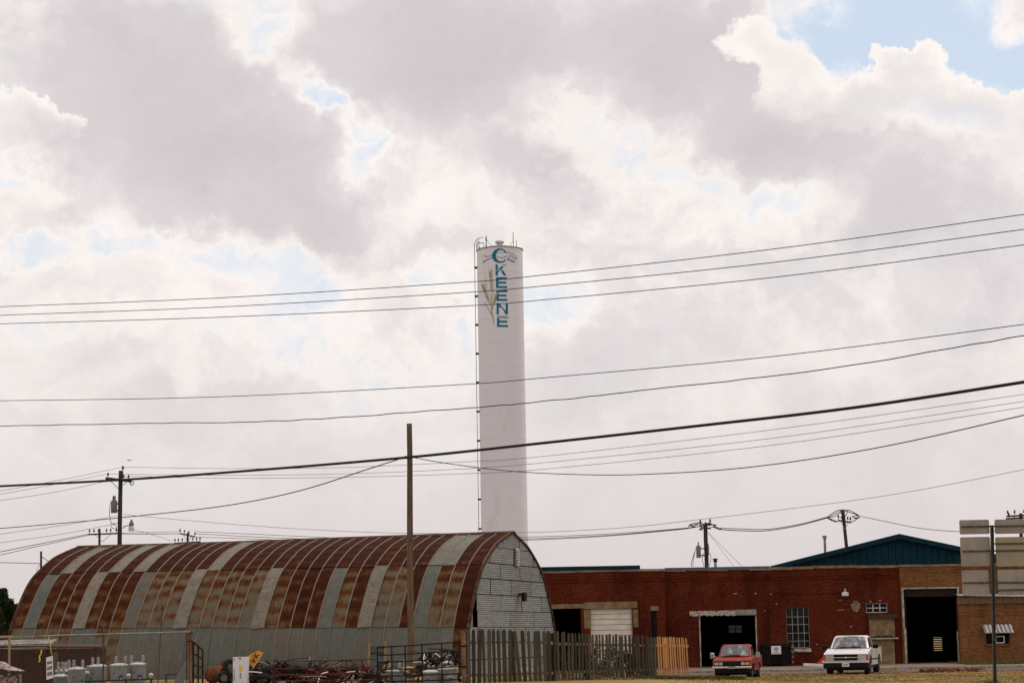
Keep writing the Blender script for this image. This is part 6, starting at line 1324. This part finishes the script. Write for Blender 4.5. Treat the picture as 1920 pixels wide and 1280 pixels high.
# grass, uncountable
def grass(name, m, n, xr, yr, hr, seed, mask=None, label=None):
    rr = random.Random(seed); mb = MB(); vs = []; fs = []; tries = 0; c = 0
    while c < n and tries < n * 6:
        tries += 1; X = rr.uniform(*xr); Y = yr[0] + (yr[1] - yr[0]) * rr.random() ** 1.1
        if mask and not mask(X, Y, rr): continue
        c += 1; z = gz(X, Y) - .01
        for b in range(3):
            a = rr.uniform(0, 6.28); h = rr.uniform(*hr); w_ = rr.uniform(.012, .03); dx, dy = math.cos(a), math.sin(a); x, y = X + rr.uniform(-.06, .06), Y + rr.uniform(-.06, .06); l = rr.uniform(.0, .7) * h; k = len(vs)
            vs += [(x - dy * w_, y + dx * w_, z), (x + dy * w_, y - dx * w_, z), (x + dx * l, y + dy * l, z + h)]; fs.append((k, k + 1, k + 2))
    mb.v, mb.f = vs, fs; o = mb.build(name, m, kind='stuff'); return tag(o, label, 'grass')
import mathutils.noise as mn
def patch(X, Y, rr): return mn.noise(Vector((X * .25, Y * .25, 0))) > rr.uniform(-.5, .35)
grass('dry_grass', M['grass'], 17000, (-2, 26), (70, 95.5), (.02, .085), 1, patch, 'short straw-coloured grass covering the verge before the trucks')
grass('green_grass', M['grassgreen'], 2600, (3, 26), (70, 98), (.03, .09), 2, lambda X, Y, rr: mn.noise(Vector((X * .3 + 9, Y * .35, 3))) > .05 + rr.uniform(-.2, .2), 'greener tufts scattered through the dry verge')
grass('green_grass', M['grassgreen'], 2600, (22.5, 32), (107, 113), (.16, .34), 3, None, 'green grass strip along the foot of the tan brick office')
grass('green_grass', M['grassgreen'], 1500, (4.0, 8), (71.5, 78), (.05, .16), 4, lambda X, Y, rr: abs(Y - (73 + (X - 4.9) * 1.2)) < .9, 'taller green weeds along the foot of the new pickets')
# weed by the sign post
def weed(label, x, y, D, sp, h, seed, n=60):
    c = P(x, y, D); g = gz(c.x, D); rr = random.Random(seed); o = thing('weed', label, 'weed', (c.x, D, c.z), 0); mb = MB(); st = MB()
    for k in range(n):
        a = rr.uniform(0, 6.28); l = rr.uniform(.4, 1) * h; s = rr.uniform(.2, 1) * sp; tip = Vector((math.cos(a) * s, math.sin(a) * s, l)); st.tube([(0, 0, 0), tip * .5 + Vector((0, 0, .06)), tip], .004, 4)
        for j in range(7):
            p_ = tip * (.35 + .65 * j / 7); d = Vector((rr.uniform(-1, 1), rr.uniform(-1, 1), rr.uniform(-.2, 1))).normalized() * rr.uniform(.04, .09); e = d.cross(Vector((0, 0, 1))) * .3; mb.add([p_, p_ + d * .5 + e, p_ + d, p_ + d * .5 - e], [(0, 1, 2, 3)])
    st.build('stem', M['grassgreen'], o); mb.build('leaf', M['grassgreen'], o)
for (lab, x, y, D, sp_, h, s) in (('bushy green weed at the foot of the sign post', 1861, 1296, 60., .30, .38, 1), ('thin weed left of the sign post', 1830, 1298, 60., .2, .34, 2)): weed(lab, x, y, D, sp_, h, s, 60 if s == 1 else 18)
# earth berm the weeds stand on
def mound(name, c, rx, ry, h, seed, m):
    rr = random.Random(seed); mb = MB(); n, k = 28, 7; vs = [(c[0], c[1], c[2] + h)]
    for j in range(1, k + 1):
        for i in range(n): a = 2 * math.pi * i / n; u = j / k; vs.append((c[0] + math.cos(a) * rx * u, c[1] + math.sin(a) * ry * u, c[2] + h * (math.cos(u * math.pi) + 1) / 2 + rr.uniform(-.015, .015) - (.05 if j == k else 0)))
    fs = [(0, 1 + i, 1 + (i + 1) % n) for i in range(n)] + [(1 + (j - 1) * n + i, 1 + j * n + i, 1 + j * n + (i + 1) % n, 1 + (j - 1) * n + (i + 1) % n) for j in range(1, k) for i in range(n)]
    mb.add(vs, fs); o = mb.build(name, m, smooth=True); o['kind'] = 'structure'; return o
w0 = P(1861, 1296, 60.); mound('verge_mound', (w0.x, 60., gz(w0.x, 60)), 5., 4., w0.z - gz(w0.x, 60) + .03, 1, M['ground'])
# scattered bricks and clods in front of the tall doorway
rr = random.Random(6); mb = MB()
for k in range(90):
    q = P(rr.uniform(1730, 1842), 1262 + rr.gauss(0, 1.1), 96.); s = rr.uniform(.06, .2); mb.box(q.x, 96. + rr.uniform(-1, 1), gz(q.x, 96) + .05, s * 1.4, s, s * .6, Matrix.Rotation(rr.random() * 6, 3, (rr.random(), rr.random(), 1)))
o = mb.build('rubble', M['rustorange'], kind='stuff'); tag(o, 'low line of reddish rubble on the dirt before the tall doorway', 'rubble')

# shrubs and a wire coil behind the picket fence
def shrub(label, x, ytop, D, hw, seed, n):
    rr = random.Random(seed); t = P(x, ytop, D); g = gz(t.x, D); h = t.z - g; w_ = hw * D / F; o = thing('shrub', label, 'shrub', (t.x, D, g), 0, 'shrubs behind the grey fence'); st = MB(); mb = MB()
    for k in range(9):
        a = rr.uniform(0, 6.28); st.tube([(0, 0, 0), (math.cos(a) * w_ * .4, math.sin(a) * .2, h * .5), (math.cos(a) * w_ * .8, math.sin(a) * .35, h * rr.uniform(.7, .95))], [.02, .014, .006], 5)
    st.build('stem', M['bark'], o)
    for k in range(16): leafy(mb, Vector((rr.uniform(-1, 1) * w_ * .8, rr.uniform(-.25, .25), h * rr.uniform(.12, .86))), (w_ * .3, .25, h * .16), n, .055, rr)
    mb.build('foliage', M['tree_leaf'], o)
for k, (x, y, D, hw_) in enumerate(((1058, 1206, 71.5, 22), (1096, 1204, 72.3, 22), (1136, 1212, 73.4, 24), (1176, 1211, 74.5, 24), (1212, 1214, 75.4, 20))):
    shrub(('leftmost', 'second', 'third', 'fourth', 'rightmost')[k] + ' dark shrub from the hut growing behind the grey picket fence', x, y, D, hw_, 30 + k, 55)
c = P(986, 1266, 69.6); mb = MB(); pts = []
for k in range(60): a = k * .55; pts.append((math.cos(a) * (.16 + .002 * k), math.sin(a * .5) * .06, .18 * math.sin(a) + .002 * k))
mb.tube(pts, .007, 5); o = mb.build('wire_coil', M['white'], loc=c); tag(o, 'tangled coil of white wire behind the grey pickets by the hut gable', 'wire coil')

# litter, stones and tufts on the gravel lot
rr = random.Random(12); mb = MB()
for k in range(260):
    X, Y = rr.uniform(8, 34), rr.uniform(94.5, 103); s_ = rr.uniform(.02, .075); mb.box(X, Y, gz(X, Y) + .03, s_ * 1.5, s_ * 1.2, s_, Matrix.Rotation(rr.random() * 6, 3, (rr.random(), rr.random(), 1)))
o = mb.build('loose_stones', M['coping'], kind='stuff'); tag(o, 'loose pale stones scattered over the gravel lot', 'stones')
grass('dry_grass', M['grass'], 1500, (8, 34), (93, 103.2), (.04, .13), 14, lambda X, Y, r_: mn.noise(Vector((X * .5, Y * .8, 7))) > .12 + r_.uniform(-.15, .15), 'straw-coloured weeds growing through the gravel lot')
